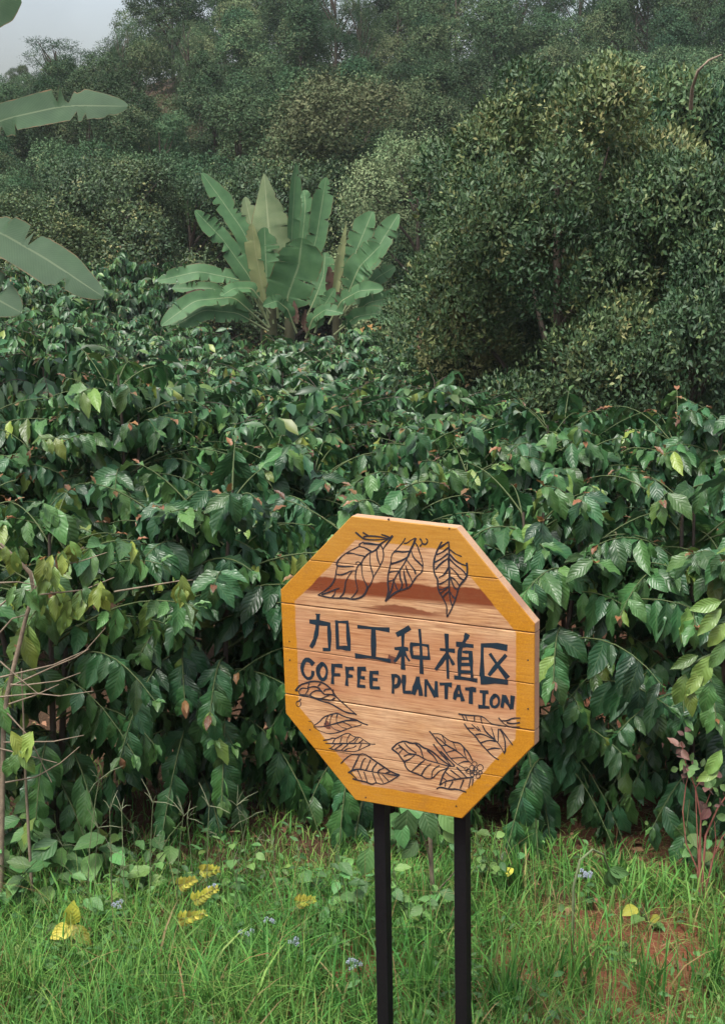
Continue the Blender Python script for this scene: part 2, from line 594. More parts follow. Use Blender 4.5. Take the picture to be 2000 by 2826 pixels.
def sign_wood():
    m, t = mat('painted_plank')
    tc = N(t, 'ShaderNodeTexCoord')
    P = tc.outputs['Object']
    info = N(t, 'ShaderNodeObjectInfo')
    sep = N(t, 'ShaderNodeSeparateXYZ')
    t.links.new(P, sep.inputs[0])
    u, dpt, v = sep.outputs['X'], sep.outputs['Y'], sep.outputs['Z']
    # wood: grain runs along the plank, shifted from plank to plank
    comb = N(t, 'ShaderNodeCombineXYZ')
    t.links.new(math_n(t, 'ADD', u, math_n(t, 'MULTIPLY', info.outputs['Random'], 40)), comb.inputs[0])
    t.links.new(dpt, comb.inputs[1])
    t.links.new(v, comb.inputs[2])
    mp = N(t, 'ShaderNodeMapping')
    mp.inputs['Scale'].default_value = (1.6, 14, 14)
    t.links.new(comb.outputs[0], mp.inputs[0])
    big = noise(t, mp.outputs[0], 2.2, 4)
    mp2 = N(t, 'ShaderNodeMapping')
    mp2.inputs['Scale'].default_value = (3, 60, 60)
    t.links.new(comb.outputs[0], mp2.inputs[0])
    fine = noise(t, mp2.outputs[0], 3.0, 6, .65)
    mp3 = N(t, 'ShaderNodeMapping')
    mp3.inputs['Scale'].default_value = (2.0, 130, 130)
    t.links.new(comb.outputs[0], mp3.inputs[0])
    crack = noise(t, mp3.outputs[0], 2.0, 3, .5)
    blotch = noise(t, P, 6, 5)
    c = mixc(t, mrange(t, big, .3, .7, 0, 1), (.46, .255, .112), (.60, .385, .20))
    c = mixc(t, mrange(t, fine, .36, .66, 0, 1), c, (.21, .085, .034))
    red = mrange(t, noise(t, mp.outputs[0], 1.3, 5, .6), .5, .72, 0, .6)
    c = mixc(t, red, c, (.26, .085, .04))
    c = mixc(t, mrange(t, blotch, .4, .7, 0, .5), c, (.54, .36, .21))
    # the two middle planks are redder
    rmask = math_n(t, 'MULTIPLY', mrange(t, v, .10, .14, 1, 0), mrange(t, v, -.14, -.10, 0, 1))
    c = mixc(t, math_n(t, 'MULTIPLY', rmask, .45), c, (.34, .140, .060))
    c = mixc(t, mrange(t, crack, .63, .70, 0, .85), c, (.08, .03, .015))
    # heartwood streaks on the second plank
    wob = math_n(t, 'MULTIPLY', math_n(t, 'SUBTRACT', noise(t, P, 7, 4), .5), .05)
    def streak(v0, slope, half, u0, u1, soft_hi, soft_lo, col, c, amt):
        q = math_n(t, 'ADD', math_n(t, 'SUBTRACT', math_n(t, 'SUBTRACT', v, v0), math_n(t, 'MULTIPLY', u, slope)), wob)
        q2 = math_n(t, 'SUBTRACT', math_n(t, 'SUBTRACT', v, v0), math_n(t, 'MULTIPLY', u, slope))
        hi = mrange(t, q, half, half + soft_hi, 1, 0)
        lo = mrange(t, q2, -half - soft_lo, -half, 0, 1)
        ends = math_n(t, 'MULTIPLY', mrange(t, u, u0, u0 + .08, 0, 1), mrange(t, u, u1 - .08, u1, 1, 0))
        f = math_n(t, 'MULTIPLY', math_n(t, 'MULTIPLY', hi, lo), math_n(t, 'MULTIPLY', ends, amt))
        f = math_n(t, 'MULTIPLY', f, mrange(t, fine, .2, .7, 1.2, .92), True)
        return mixc(t, f, c, col)
    a0, a1 = Z1(400, 470), Z1(1200, 535)
    sl = (a1[1] - a0[1]) / (a1[0] - a0[0])
    c = streak(a0[1] - sl * a0[0], sl, .020, -.6, .6, .005, .016, (.15, .034, .008), c, 1.0)
    b0, b1 = Z1(620, 600), Z1(1020, 638)
    sl2 = (b1[1] - b0[1]) / (b1[0] - b0[0])
    c = streak(b0[1] - sl2 * b0[0], sl2, .006, float(Z1(520, 600)[0]), float(Z1(1060, 640)[0]), .004, .012, (.17, .055, .022), c, .95)
    # yellow border, brushed on by hand
    front = mrange(t, dpt, .0030, .0038, 1, 0)
    cen = OCT.mean(0)
    wig = math_n(t, 'MULTIPLY', math_n(t, 'SUBTRACT', noise(t, P, 14, 3), .5), .010)
    dmin = None
    widths = [.072, .066, .058, .052, .058, .058, .052, .060]
    for i in range(8):
        a, b = OCT[i], OCT[(i + 1) % 8]
        e = (b - a) / np.linalg.norm(b - a)
        nn = np.array([-e[1], e[0]])
        if (cen - a) @ nn < 0:
            nn = -nn
        d = math_n(t, 'ADD', math_n(t, 'MULTIPLY', math_n(t, 'SUBTRACT', u, float(a[0])), float(nn[0])),
                   math_n(t, 'MULTIPLY', math_n(t, 'SUBTRACT', v, float(a[1])), float(nn[1])))
        d = math_n(t, 'SUBTRACT', d, widths[i])
        dmin = d if dmin is None else math_n(t, 'MINIMUM', dmin, d)
    pm = mrange(t, math_n(t, 'ADD', dmin, wig), -.0022, .0008, 1, 0)
    worn = mrange(t, noise(t, mp2.outputs[0], 6, 5), .60, .74, 1, .45)
    pm = math_n(t, 'MULTIPLY', math_n(t, 'MULTIPLY', pm, front), worn)
    pn = noise(t, P, 170, 5, .75)
    pcol = mixc(t, mrange(t, pn, .3, .7, 0, 1), (.30, .118, .003), (.50, .235, .014))
    pcol = mixc(t, mrange(t, v, .18, .42, 0, .5), pcol, (.40, .225, .05))      # border yellow turns paler towards the top
    brush = noise(t, mp.outputs[0], 9, 5, .65)
    pcol = mixc(t, mrange(t, brush, .35, .68, 0, .5), pcol, (.27, .105, .006))
    pcol = mixc(t, mrange(t, noise(t, P, 3.5, 4), .5, .75, 0, .35), pcol, (.42, .235, .05))
    c = mixc(t, pm, c, pcol)
    grime = mrange(t, noise(t, P, 11, 6, .7), .56, .78, 0, .4)
    c = mixc(t, grime, c, (.16, .085, .035))
    # sawn edges are greyer
    side = mrange(t, dpt, .0030, .0045, 0, 1)
    c = mixc(t, math_n(t, 'MULTIPLY', side, .55), c, (.46, .30, .20))
    h = math_n(t, 'ADD', math_n(t, 'MULTIPLY', fine, .6), math_n(t, 'MULTIPLY', mrange(t, crack, .64, .72, 1, 0), .5))
    rough = mrange(t, pm, 0, 1, .72, .55)
    finish(t, c, rough, .3, h, .35, .003)
    return m
M['wood'] = sign_wood()

def ink_material(name, c1, c2):
    m, t = mat(name)
    tc = N(t, 'ShaderNodeTexCoord')
    n1 = noise(t, tc.outputs['Object'], 25, 4)
    n2 = noise(t, tc.outputs['Object'], 160, 3, .7)
    c = mixc(t, mrange(t, n1, .3, .7, 0, 1), c1, c2)
    c = mixc(t, mrange(t, n2, .62, .8, 0, .35), c, (.16, .10, .07))
    finish(t, c, .6, .3)
    return m
M['ink'] = ink_material('blue_black_paint', (.004, .022, .036), (.008, .014, .022))
M['line'] = ink_material('drawing_paint', (.020, .014, .016), (.012, .020, .030))
M['stain'] = ink_material('brown_stain', (.10, .035, .022), (.13, .05, .03))

SC = BC.copy()
HC = BC[2] - float(tz(BC[0], BC[1])) + .05          # height of the board's centre above the base
base = BC - RB @ np.array([0, 0, HC])
sign = thing('wooden_sign', 'octagonal wooden plank sign with yellow border and painted words on two black posts', 'sign', base)
sign.rotation_euler = (0, ROLL, -YAW)
TH = .042

def poly_prism(name, poly, y0, y1, m, cham=.0022, parent=None):
    """prism with a chamfered front edge; y0 front, y1 back (board frame); origin = board centre"""
    n = len(poly)
    pin = inset(poly, cham)
    rows = [(pin, y0), (poly, y0 + cham), (poly, y1)]
    V, F = [], []
    for pl, y in rows:
        V += [(p[0], y, p[1]) for p in pl]
    for r in range(2):
        for i in range(n):
            j = (i + 1) % n
            F.append((r * n + i, (r + 1) * n + i, (r + 1) * n + j, r * n + j))
    F.append(tuple(range(n)))
    F.append(tuple(reversed(range(2 * n, 3 * n))))
    me = bpy.data.meshes.new(name)
    me.from_pydata(V, [], F)
    import bmesh
    bm = bmesh.new()
    bm.from_mesh(me)
    bmesh.ops.recalc_face_normals(bm, faces=bm.faces)
    bm.to_mesh(me)
    bm.free()
    me.materials.append(m)
    o = link(name, me, parent)
    o.location = (0, 0, HC)
    return o

offs = [0.0, .0005, -.0003, .0003, -.0002, .0004]
gaps = [.0016, .0028, .0014, .0032, .0010]
for k in range(6):
    poly = [p for p in OCT]
    if k > 0:
        a, b = SEAM[k - 1]
        poly = clip(poly, a - np.array([0, gaps[k - 1] / 2]), b - np.array([0, gaps[k - 1] / 2]), False)
    if k < 5:
        a, b = SEAM[k]
        poly = clip(poly, a + np.array([0, gaps[k] / 2]), b + np.array([0, gaps[k] / 2]), True)
    poly_prism('plank', poly, offs[k], TH + offs[k], M['wood'], parent=sign)

# battens on the back carry the planks
for u in (-.19, .19):
    poly_prism('batten', [np.array(p) for p in [(u - .03, .36), (u + .03, .36), (u + .03, -.36), (u - .03, -.36)]], TH + .002, TH + .024, M['bark'], parent=sign)

# posts: black square tube, just behind the board
PY = TH + .046
post_top = .25
for px_ in (1054, 1275):
    u = board(px_, 2300, PY)[0]
    w = .020
    V, F = [], []
    for z in (-HC - .12, post_top - .004, post_top):
        q = w if z < post_top - .001 else w - .004
        V += [(u - q, PY - q, z), (u + q, PY - q, z), (u + q, PY + q, z), (u - q, PY + q, z)]
    for r in range(2):
        for i in range(4):
            j = (i + 1) % 4
            F.append((r * 4 + i, r * 4 + j, r * 4 + 4 + j, r * 4 + 4 + i))
    F += [(3, 2, 1, 0), (8, 9, 10, 11)]
    me = bpy.data.meshes.new('post')
    me.from_pydata(V, [], F)
    me.materials.append(M['post'])
    o = link('post', me, sign)
    o.location = (0, 0, HC)

# ---- painted strokes: ribbons a hair proud of the planks
INK_Y = -.0008
zoff = [0]

def ribbon(pts, w, seed):
    """pts (n,2) board metres, w metres; returns verts and quads in the board plane"""
    r = np.random.default_rng(seed)
    P = np.asarray(pts, float)
    if len(P) > 2:                                    # round the polyline
        Q_ = [P[0]]
        for i in range(1, len(P) - 1):
            Q_ += [P[i] * .75 + P[i - 1] * .25, P[i] * .75 + P[i + 1] * .25]
        Q_.append(P[-1])
        P = np.array(Q_)
    T = norm(np.gradient(P, axis=0))
    Nn = np.stack([-T[:, 1], T[:, 0]], -1)
    ww = w * .5 * r.uniform(.86, 1.14, len(P)) * (1 + .28 * np.sin(np.linspace(0, r.uniform(2, 6), len(P)) + r.uniform(0, 6.28))) * (1.0 if w > .006 else .95)
    A = P + Nn * ww[:, None]
    B = P - Nn * ww[:, None]
    return A, B

def strokes(name, reg, items, m, label=None):
    (ox, oy, sc) = reg
    V, F = [], []
    for k, (w, pts) in enumerate(items):
        bp = np.array([board(ox + x / sc, oy + y / sc) for x, y in pts])
        zoff[0] += 1
        y = INK_Y - (k % 12) * .00003
        A, B = ribbon(bp, w / sc * .00124, zoff[0])
        o = len(V)
        n = len(A)
        for a, b in zip(A, B):
            V += [(a[0], y, a[1]), (b[0], y, b[1])]
        for i in range(n - 1):
            F.append((o + 2 * i, o + 2 * i + 1, o + 2 * i + 3, o + 2 * i + 2))
    me = bpy.data.meshes.new(name)
    me.from_pydata(V, [], F)
    me.materials.append(m)
    ob = link(name, me, sign)
    ob.location = (0, 0, HC)
    if label:
        ob['label'] = label
    return ob

R1 = (850, 1450, 6.496); R2 = (1040, 1450, 5.413); R3 = (840, 1680, 5.413); R4 = (1080, 1700, 4.776)
R5 = (810, 1800, 5.075); R6 = (1070, 1840, 4.274); R7 = (800, 1930, 4.921); R8 = (1060, 1950, 4.06)

def parse(s):
    out = []
    for line in s.strip().splitlines():
        line = line.strip()
        if not line:
            continue
        w, rest = line.split(':')
        out.append((float(w), [tuple(float(q) for q in p.split(',')) for p in rest.split()]))
    return out

strokes('painted_leaf', R1, parse('''
22: 930,370 800,430 690,490 590,570 530,640 505,710
22: 505,705 530,725 505,800 500,870 480,960 440,1040 380,1110 290,1180 180,1245
26: 175,1245 280,1275 420,1300 560,1305 680,1300 780,1325 880,1315 960,1285 1020,1230 1055,1150 1065,1090
22: 1070,1120 1130,1040 1165,940 1190,890 1260,780 1300,710 1345,610 1355,520 1340,420 1300,350
24: 1520,185 1450,280 1380,370 1340,430
30: 1520,185 1440,240 1360,290 1290,340
24: 1290,340 1230,430 1170,465 1110,485 1040,540 985,610 955,680 900,710 870,770 850,870 850,970 870,1060 890,1130 870,1190 820,1260 770,1300
26: 850,120 920,180 990,240 1140,260 1280,255 1440,240
28: 990,210 1060,185 1250,195 1380,225 1450,235
24: 980,125 1080,180
24: 1310,160 1390,185 1460,215
24: 925,375 920,330 1000,295
30: 990,320 1100,325 1230,345 1290,340
26: 920,375 1020,400 1130,465
24: 690,500 790,495 900,530 1010,550
26: 505,720 640,740 820,730
22: 515,875 590,890 680,860 760,815 850,815
22: 790,820 710,930 670,1010 660,1120 640,1220 570,1290
18: 850,680 890,645 940,670 950,710
22: 960,650 960,800 980,930 1030,1030 1070,1120
18: 1115,490 1105,600 1120,740 1160,860 1165,940
24: 1230,440 1235,540 1260,640 1300,720
22: 240,1240 340,1210 480,1150 560,1120
20: 490,1150 480,1230 430,1285
'''), M['line'], 'leaf drawn in black with a wide drooping tip')
strokes('painted_leaf', R2, parse('''
20: 425,185 390,250 320,330 240,410 215,460 210,560 185,650 165,740 160,850 175,960 155,1060 125,1135
22: 125,1135 180,1080 260,1010 340,970 440,945 490,920 540,840 590,760 665,705 685,640 685,560 660,460 620,360 610,310 570,260
26: 580,185 550,270 500,370 460,470 410,570 340,670
20: 340,670 280,760 240,860 220,960 150,1100
18: 400,265 450,265 510,215 580,185
22: 250,395 300,385 400,400 500,380
22: 210,575 300,550 380,520 460,470
22: 510,370 545,480 620,550 680,610
20: 450,520 500,590 560,660 580,730
20: 430,600 450,680 500,770 525,840
22: 400,670 410,760 435,850 445,940
20: 340,680 345,790 380,860 370,930 340,965
20: 170,705 240,685 340,680
18: 170,835 230,825 250,800
18: 265,850 285,920 310,960
22: 640,195 670,230 670,280 640,315
22: 730,195 760,220 750,260 720,285 680,270
'''), M['line'], 'narrow leaf drawn in black, middle of the top three')
strokes('painted_leaf', R2, parse('''
20: 970,240 920,330 880,420 850,530 845,640 860,730 910,810 905,900 925,990 970,1060 1020,1150 1045,1230 1040,1310 1045,1370
24: 1045,1370 1100,1280 1150,1160 1185,1060 1210,960 1240,890 1310,810 1345,750 1350,650 1340,555
24: 1070,240 1080,400 1070,560 1085,720 1075,880 1080,1000 1090,1100 1125,1205
22: 1070,240 1000,290 905,355
22: 1065,330 980,400 885,440
22: 1060,420 960,500 855,555
22: 1065,490 960,560 870,660
22: 1075,620 1030,700 1000,740 920,780
20: 1075,790 1000,850 925,880
18: 1070,915 1000,950 920,960
18: 1070,985 1000,1050 985,1070
18: 1050,930 970,1000 940,1010
24: 1090,360 1160,420 1265,465
24: 1090,430 1150,510 1240,570 1340,605
24: 1085,500 1170,590 1270,660 1340,745
22: 1095,625 1190,710 1230,780 1300,820
22: 1090,770 1160,800 1235,905
20: 1100,790 1140,900 1170,945 1210,955
22: 1090,990 1130,1060 1175,1095
'''), M['line'], 'pointed leaf with paired veins drawn in black near the sloping edge')

for nm, reg, s in [
    ('painted_character', R3, '60: 75,190 220,210 390,235\n50: 365,225 375,400 375,630\n48: 385,612 275,608\n50: 205,80 200,200 185,350 150,490 95,580\n16: 165,82 240,82\n48: 482,172 490,380 498,610\n45: 458,195 550,198 660,202\n50: 640,180 655,400 672,630\n52: 480,580 590,585 692,600'),
    ('painted_character', R3, '50: 790,268 1030,292 1272,318\n64: 1030,285 1032,500 1033,735\n55: 755,702 1000,725 1290,780'),
    ('painted_character', R4, '55: 65,250 140,215 245,150\n46: 150,220 150,450 153,708\n50: 40,430 130,432 225,437\n42: 140,450 95,535 40,605\n36: 165,465 200,540 240,598\n42: 370,170 390,400 398,765\n36: 266,365 260,450 276,550\n42: 250,375 380,375 495,395\n30: 482,390 490,480 496,565\n42: 260,538 390,550 510,556'),
    ('painted_character', R4, '46: 725,232 735,500 746,828\n40: 638,440 735,450 837,462\n46: 728,490 680,580 580,710\n36: 750,510 790,590 822,648\n50: 1003,235 980,295 950,355\n56: 850,370 960,385 1082,398\n44: 922,400 895,480 896,810\n44: 1040,460 1052,640 1062,815\n30: 935,472 1000,478 1062,470\n38: 905,560 1055,562\n36: 905,638 1055,640\n44: 905,735 1055,738\n50: 825,808 960,825 1132,852'),
    ('painted_character', R4, '64: 1180,388 1350,388 1528,422\n48: 1196,375 1195,600 1193,800\n84: 1172,842 1300,852 1536,876\n48: 1295,495 1400,650 1535,822\n48: 1512,512 1390,650 1282,785'),
    ('painted_letter', R5, '55: 280,175 225,110 160,105 118,200 125,290 180,368 235,370 268,325 272,262'),
    ('painted_letter', R5, '50: 400,165 345,215 340,300 385,385 440,380 468,300 465,225 420,165 385,170'),
    ('painted_letter', R5, '50: 556,162 550,300 545,448\n48: 540,186 610,186 684,194\n44: 550,315 655,318'),
    ('painted_letter', R5, '48: 752,203 748,330 745,472\n46: 728,226 846,230\n44: 750,330 832,336'),
    ('painted_letter', R5, '48: 922,208 915,350 906,492\n48: 905,230 1015,236\n44: 920,350 1000,364\n48: 888,472 1005,482'),
    ('painted_letter', R5, '50: 1087,262 1085,400 1086,508\n48: 1066,282 1192,288\n44: 1085,380 1178,386\n48: 1070,495 1210,502'),
    ('painted_letter', R6, '36: 64,88 62,200 60,318\n38: 46,104 120,108 142,160 120,225 70,238'),
    ('painted_letter', R6, '40: 191,96 188,200 190,312\n38: 180,300 278,304'),
    ('painted_letter', R6, '44: 352,118 328,220 300,330\n44: 352,118 374,220 392,345\n40: 322,245 385,250'),
    ('painted_letter', R6, '38: 447,148 445,354\n44: 448,152 510,260 566,358\n38: 571,170 570,358'),
    ('painted_letter', R6, '46: 610,205 680,205 756,218\n38: 690,205 688,384'),
    ('painted_letter', R6, '38: 832,215 805,300 784,388\n40: 832,215 860,310 886,408\n36: 800,332 870,346'),
    ('painted_letter', R6, '44: 910,262 980,265 1042,276\n42: 980,265 978,440'),
    ('painted_letter', R6, '38: 1083,294 1186,302\n40: 1135,300 1130,478\n42: 1065,470 1200,482'),
    ('painted_letter', R6, '40: 1265,335 1215,385 1220,465 1270,480 1310,440 1312,375 1275,333 1245,342'),
    ('painted_letter', R6, '42: 1367,332 1345,484\n46: 1368,340 1410,430 1460,498\n38: 1472,342 1460,500'),
]:
    strokes(nm, reg, parse(s), M['ink'])

strokes('painted_leaf', R5, parse('''
20: 25,540 90,460 180,430 270,405 370,415 450,450 530,520 565,580 610,640 700,720 790,800 885,880
18: 25,540 80,540 75,590 200,600 240,605
16: 80,540 110,500 200,510
18: 220,430 200,500 210,520 170,585
20: 210,500 270,480 340,490 400,560 430,590
18: 380,440 340,480
20: 230,600 260,560 320,535 390,545
16: 420,550 450,520 510,515
18: 430,590 500,590 560,600 610,640
16: 555,520 560,590
18: 240,610 320,650 380,650 450,625 500,595
18: 330,650 430,670 520,680 580,640
18: 80,600 240,630 400,690 520,720 620,780 740,850 860,865 885,880
14: 105,650 85,685 50,690 35,720 50,760 80,765 105,740 100,700 85,685
'''), M['line'], 'curled leaf drawn in black under the first word')
strokes('painted_leaf', R7, parse('''
16: 330,355 400,310 450,250 500,225 580,200 650,190 710,225 800,255 890,275 970,320 1060,352
18: 320,375 450,375 550,350 640,325 720,300 800,285 910,290
12: 325,380 400,430 500,465 560,470 660,450 760,410 860,375 940,360 975,340
7: 250,300 295,300 320,340 325,375
14: 520,225 490,280 480,350
14: 580,205 550,260 545,340
14: 650,195 630,250 635,325
14: 550,355 600,410 680,430
12: 640,330 700,380 770,395
12: 720,310 790,340 840,375
'''), M['line'], 'slim leaf drawn in black with a brown stain')
strokes('painted_stain', R7, parse('''
60: 480,310 520,350 530,400
40: 460,360 500,370 545,395
'''), M['stain'])
strokes('painted_stain', R3, parse('''
70: 1250,720 1300,735 1350,760
50: 1240,770 1300,780 1360,785
'''), M['stain'])
strokes('painted_leaf', R7, parse('''
16: 450,560 520,550 590,525 610,540 680,505 740,470 800,460 840,490 880,515 950,515 1010,560 1090,610 1160,610
16: 480,598 620,605 760,600 900,600 1010,595 1090,615
14: 530,665 600,690 700,700 800,712 900,710 980,670 1090,620
13: 610,540 580,600
13: 705,510 680,600
13: 820,475 780,530 770,600
13: 900,520 860,560 800,590
13: 930,520 870,600
13: 1000,545 930,600
13: 620,610 550,670
13: 710,610 610,680
13: 790,610 700,690
13: 900,630 860,660 780,670 740,700
13: 970,610 930,690
'''), M['line'], 'ragged leaf drawn in black below the stained one')
strokes('painted_leaf', R7, parse('''
18: 690,875 770,790 850,745 930,750 1010,740 1100,800 1200,870 1290,930 1380,990 1490,1030
18: 1490,1030 1400,1090 1330,1130 1250,1160 1170,1130 1110,1160 1040,1125 960,1110 850,1080
20: 790,1000 870,955 960,950 1060,975 1180,995 1300,1010 1420,1035 1490,1030
15: 940,760 890,870 840,965
15: 1030,795 990,830 955,950
15: 1095,820 1060,900 1030,970
15: 1180,870 1130,930 1115,985
15: 1280,935 1210,960 1190,995
15: 1360,985 1300,1000
15: 820,1000 910,1085
15: 920,965 980,1100
15: 1005,985 1050,1120
15: 1120,1000 1170,1130
15: 1190,1000 1270,1140
15: 1250,1020 1340,1110
'''), M['line'], 'broad leaf drawn in black, lowest at the corner')
def circ(x, y, r):
    return '9: ' + ' '.join('%.1f,%.1f' % (x + r * math.cos(a), y + r * math.sin(a)) for a in np.linspace(0, 6.6, 12))
strokes('painted_coffee_sprig', R8, parse('''
16: 85,475 150,410 230,385 300,415 380,410 430,460 490,480 560,520 620,580 700,640 750,665
16: 85,475 160,530 190,580 225,620 240,680 290,730 410,770 470,810 540,810 590,750 630,715 700,700 720,670
18: 160,430 230,490 280,530 370,540 460,595 540,620 620,640 720,670 790,670
12: 130,480 170,460 210,470
12: 210,475 165,525
14: 225,405 270,460 360,525
14: 350,420 410,470 430,560 450,590
16: 480,490 560,560 600,630
12: 220,560 270,535 310,545
14: 340,545 290,590 230,615
14: 455,600 390,650 310,725
14: 525,640 460,690 415,770
14: 620,660 540,710 530,800
14: 505,275 560,340 600,400 650,450 700,530 760,600 820,650 900,690
14: 545,305 630,305 680,350 760,400 850,410 890,460 940,510 990,610
14: 580,340 640,380 690,430 800,490 880,550 980,645
12: 640,310 690,410
12: 770,400 810,490
12: 890,460 900,520 920,580
12: 630,440 700,435
12: 700,515 790,490
12: 750,580 900,570
12: 830,645 880,620 950,615
14: 550,420 600,490 670,570 740,650
16: 630,500 700,570 790,665
14: 660,560 720,600 780,650
14: 720,680 660,760 640,830 620,885
14: 585,925 630,900 720,930 810,925 920,960
14: 620,885 680,840 790,820 900,800 1000,795
12: 690,740 740,780 800,810
12: 740,710 860,800
14: 810,680 920,790
12: 690,850 680,900
12: 770,840 720,920
12: 890,820 850,920
12: 970,805 945,915
12: 995,810 985,890
12: 660,800 700,830
''') + parse('\n'.join(circ(*q) for q in [(1010, 645, 28), (1075, 685, 35), (985, 690, 32), (940, 725, 25), (1020, 700, 22), (1075, 740, 20), (985, 765, 22), (1050, 780, 25), (920, 700, 20), (1020, 740, 20)])), M['line'], 'spray of three drawn leaves with a berry cluster')
strokes('painted_leaf', R8, parse('''
14: 830,82 870,90 960,100 1080,105 1130,130 1190,190 1260,210 1360,220
12: 870,95 900,150
12: 910,100 930,160
12: 1010,110 1010,165
12: 1080,120 1095,190
14: 895,190 940,260 1020,330 1075,410 1150,490 1210,555 1285,600
12: 980,200 1060,270
12: 1040,220 1080,280
14: 1100,210 1140,290 1240,370 1300,440 1350,535
12: 920,240 1010,245
14: 1020,315 1100,305 1240,375
14: 1075,410 1170,375 1250,390
14: 1150,490 1220,465 1300,475
12: 1200,235 1240,370
12: 1280,250 1275,400
16: 1290,250 1350,350 1360,500 1340,520
14: 1300,250 1370,340 1440,435
14: 1280,125 1330,185 1400,230 1520,230
14: 1310,160 1380,160 1440,130 1525,130
16: 1370,180 1440,195 1520,180
'''), M['line'], 'half leaf drawn in black beside the last letters')

for (x, y) in [(1040, 143), (690, 90), (122, 792), (124, 900), (1492, 900), (1492, 1180), (240, 1300), (1080, 1740), (560, 1690)]:
    p = Z1(x, y)
    a = np.linspace(0, 6.2832, 8, endpoint=False)
    V = [(p[0] + .0028 * math.cos(q), -.0009, p[1] + .0028 * math.sin(q)) for q in a] + [(p[0] + .0028 * math.cos(q), .004, p[1] + .0028 * math.sin(q)) for q in a]
    F = [tuple(range(8))] + [(i, 8 + i, 8 + (i + 1) % 8, (i + 1) % 8) for i in range(8)]
    me = bpy.data.meshes.new('nail')
    me.from_pydata(V, [], F)
    me.materials.append(M['nail'])
    o = link('nail', me, sign)
    o.location = (0, 0, HC)

# ------------------------------------------------------------------ coffee shrubs
COF_T = [leaf_template(W=.44, seg=7, cross=4, fold=.16, curl=.6, wave=.07, seed=1),
         leaf_template(W=.49, seg=7, cross=4, fold=.10, curl=.9, wave=.08, seed=2),
         leaf_template(W=.40, seg=7, cross=4, fold=.24, curl=.4, wave=.07, seed=3)]
COF_L = [leaf_template(W=.44, seg=3, cross=2, fold=.16, curl=.6, wave=0, seed=1),
         leaf_template(W=.40, seg=3, cross=2, fold=.2, curl=.3, wave=0, seed=2)]
TINTS = [.06, .16, .26, .36, .46, .56, .68, .80, .97]
COF_MESH = {}
for k, (v, q, l) in enumerate(COF_T):
    for i, tt in enumerate(TINTS):
        COF_MESH[k, i] = make_mesh('coffee_leaf', v, q, M['coffee'], tint=np.full(len(v), tt), luv=l)

def coffee_skeleton(seed, h=1.8, Rm=.85, nbr=95, olive=.0, low=.12):
    """stems, branches and leaf placements of one shrub, base at the origin"""
    r = np.random.default_rng(seed)
    tubes = []
    stems = []
    for k in range(3):
        a = r.uniform(0, 6.28)
        lean = r.uniform(.05, .16)
        top = np.array([math.cos(a) * lean * h, math.sin(a) * lean * h, h * r.uniform(.86, .97)])
        b = np.array([math.cos(a) * .05, math.sin(a) * .05, -.05])
        s = np.linspace(0, 1, 6)[:, None]
        P = b + (top - b) * s + r.normal(0, .012, (6, 3)) * s
        stems.append(P)
        tubes.append((P, np.linspace(.022, .007, 6), 6))
    LP, LD, LU, LS, LT = [], [], [], [], []
    for b in range(nbr):
        st = stems[b % 3]
        f = low + (1 - low) * (b + r.uniform(0, 1)) / nbr
        o = np.array([np.interp(f, np.linspace(0, 1, 6), st[:, i]) for i in range(3)])
        az = b * 2.39996 + r.normal(0, .35)
        prof = (.45 + .75 * math.sin(math.pi * min(1, f * 1.02) ** .75)) if f > .5 else (.85 + .3 * f)
        L = Rm * prof * r.uniform(.58, 1.18)
        if f > .9:
            L *= .8
        up = r.uniform(.30, .75) + .55 * f ** 3
        droop = r.uniform(.40, .75) + (.45 if f < .35 else 0)
        d = np.array([math.cos(az), math.sin(az), 0])
        side = np.array([-d[1], d[0], 0])
        wob = r.normal(0, .12)
        n = 9
        s = np.linspace(0, L, n)
        P = o + d * (s - .10 * s ** 2)[:, None] + side * (wob * s ** 2)[:, None]
        P[:, 2] += up * s - droop * s ** 2 / max(L, .3)
        tubes.append((P, np.linspace(.0055, .0022, n), 4))
        T = norm(np.gradient(P, axis=0))
        sp = .058
        ss = np.arange(.16 * L + .03, L, sp)
        br_t = r.normal(0, .10) + olive
        for s_ in ss:
            i = min(int(s_ / L * (n - 1)), n - 2)
            p = P[i] + (P[i + 1] - P[i]) * (s_ / L * (n - 1) - i)
            t_ = T[i]
            for sg in (-1, 1):
                if r.uniform() < .10:
                    continue
                lat = np.cross(t_, [0, 0, 1.0]) * sg
                dirn = lat * r.uniform(.25, .65) + t_ * r.uniform(.1, .4) + np.array([0, 0, -1.0]) * (r.uniform(.5, 1.3) if f < .6 else r.uniform(.15, 1.1)) + r.normal(0, .12, 3)
                up_ = np.array([0, 0, .6 + .3 * f]) + d * .75 + lat * .15 + r.normal(0, .18, 3)
                LP.append(p)
                LD.append(dirn)
                LU.append(up_)
                LS.append(r.uniform(.10, .215) * (1 - .25 * (s_ / L) ** 6))
                LT.append(min(.24 + br_t + r.normal(0, .08) + (.26 if r.uniform() < .06 else 0) + .12 * (s_ / L) ** 4 + .07 * f, .82))
        # the growing tip: one or two small bronze leaves
        for q in range(2):
            dirn = T[-1] * .8 + np.array([0, 0, r.uniform(-.2, .5)]) + r.normal(0, .3, 3)
            LP.append(P[-1]); LD.append(dirn); LU.append(np.array([0, 0, 1.0]) + d * .3)
            LS.append(r.uniform(.045, .085)); LT.append(.97 if r.uniform() < .5 * (f > .5) else .60)
    A = lambda x: np.array(x, float)
    return tubes, A(LP), A(LD), A(LU), A(LS), np.clip(A(LT), .02, .99)

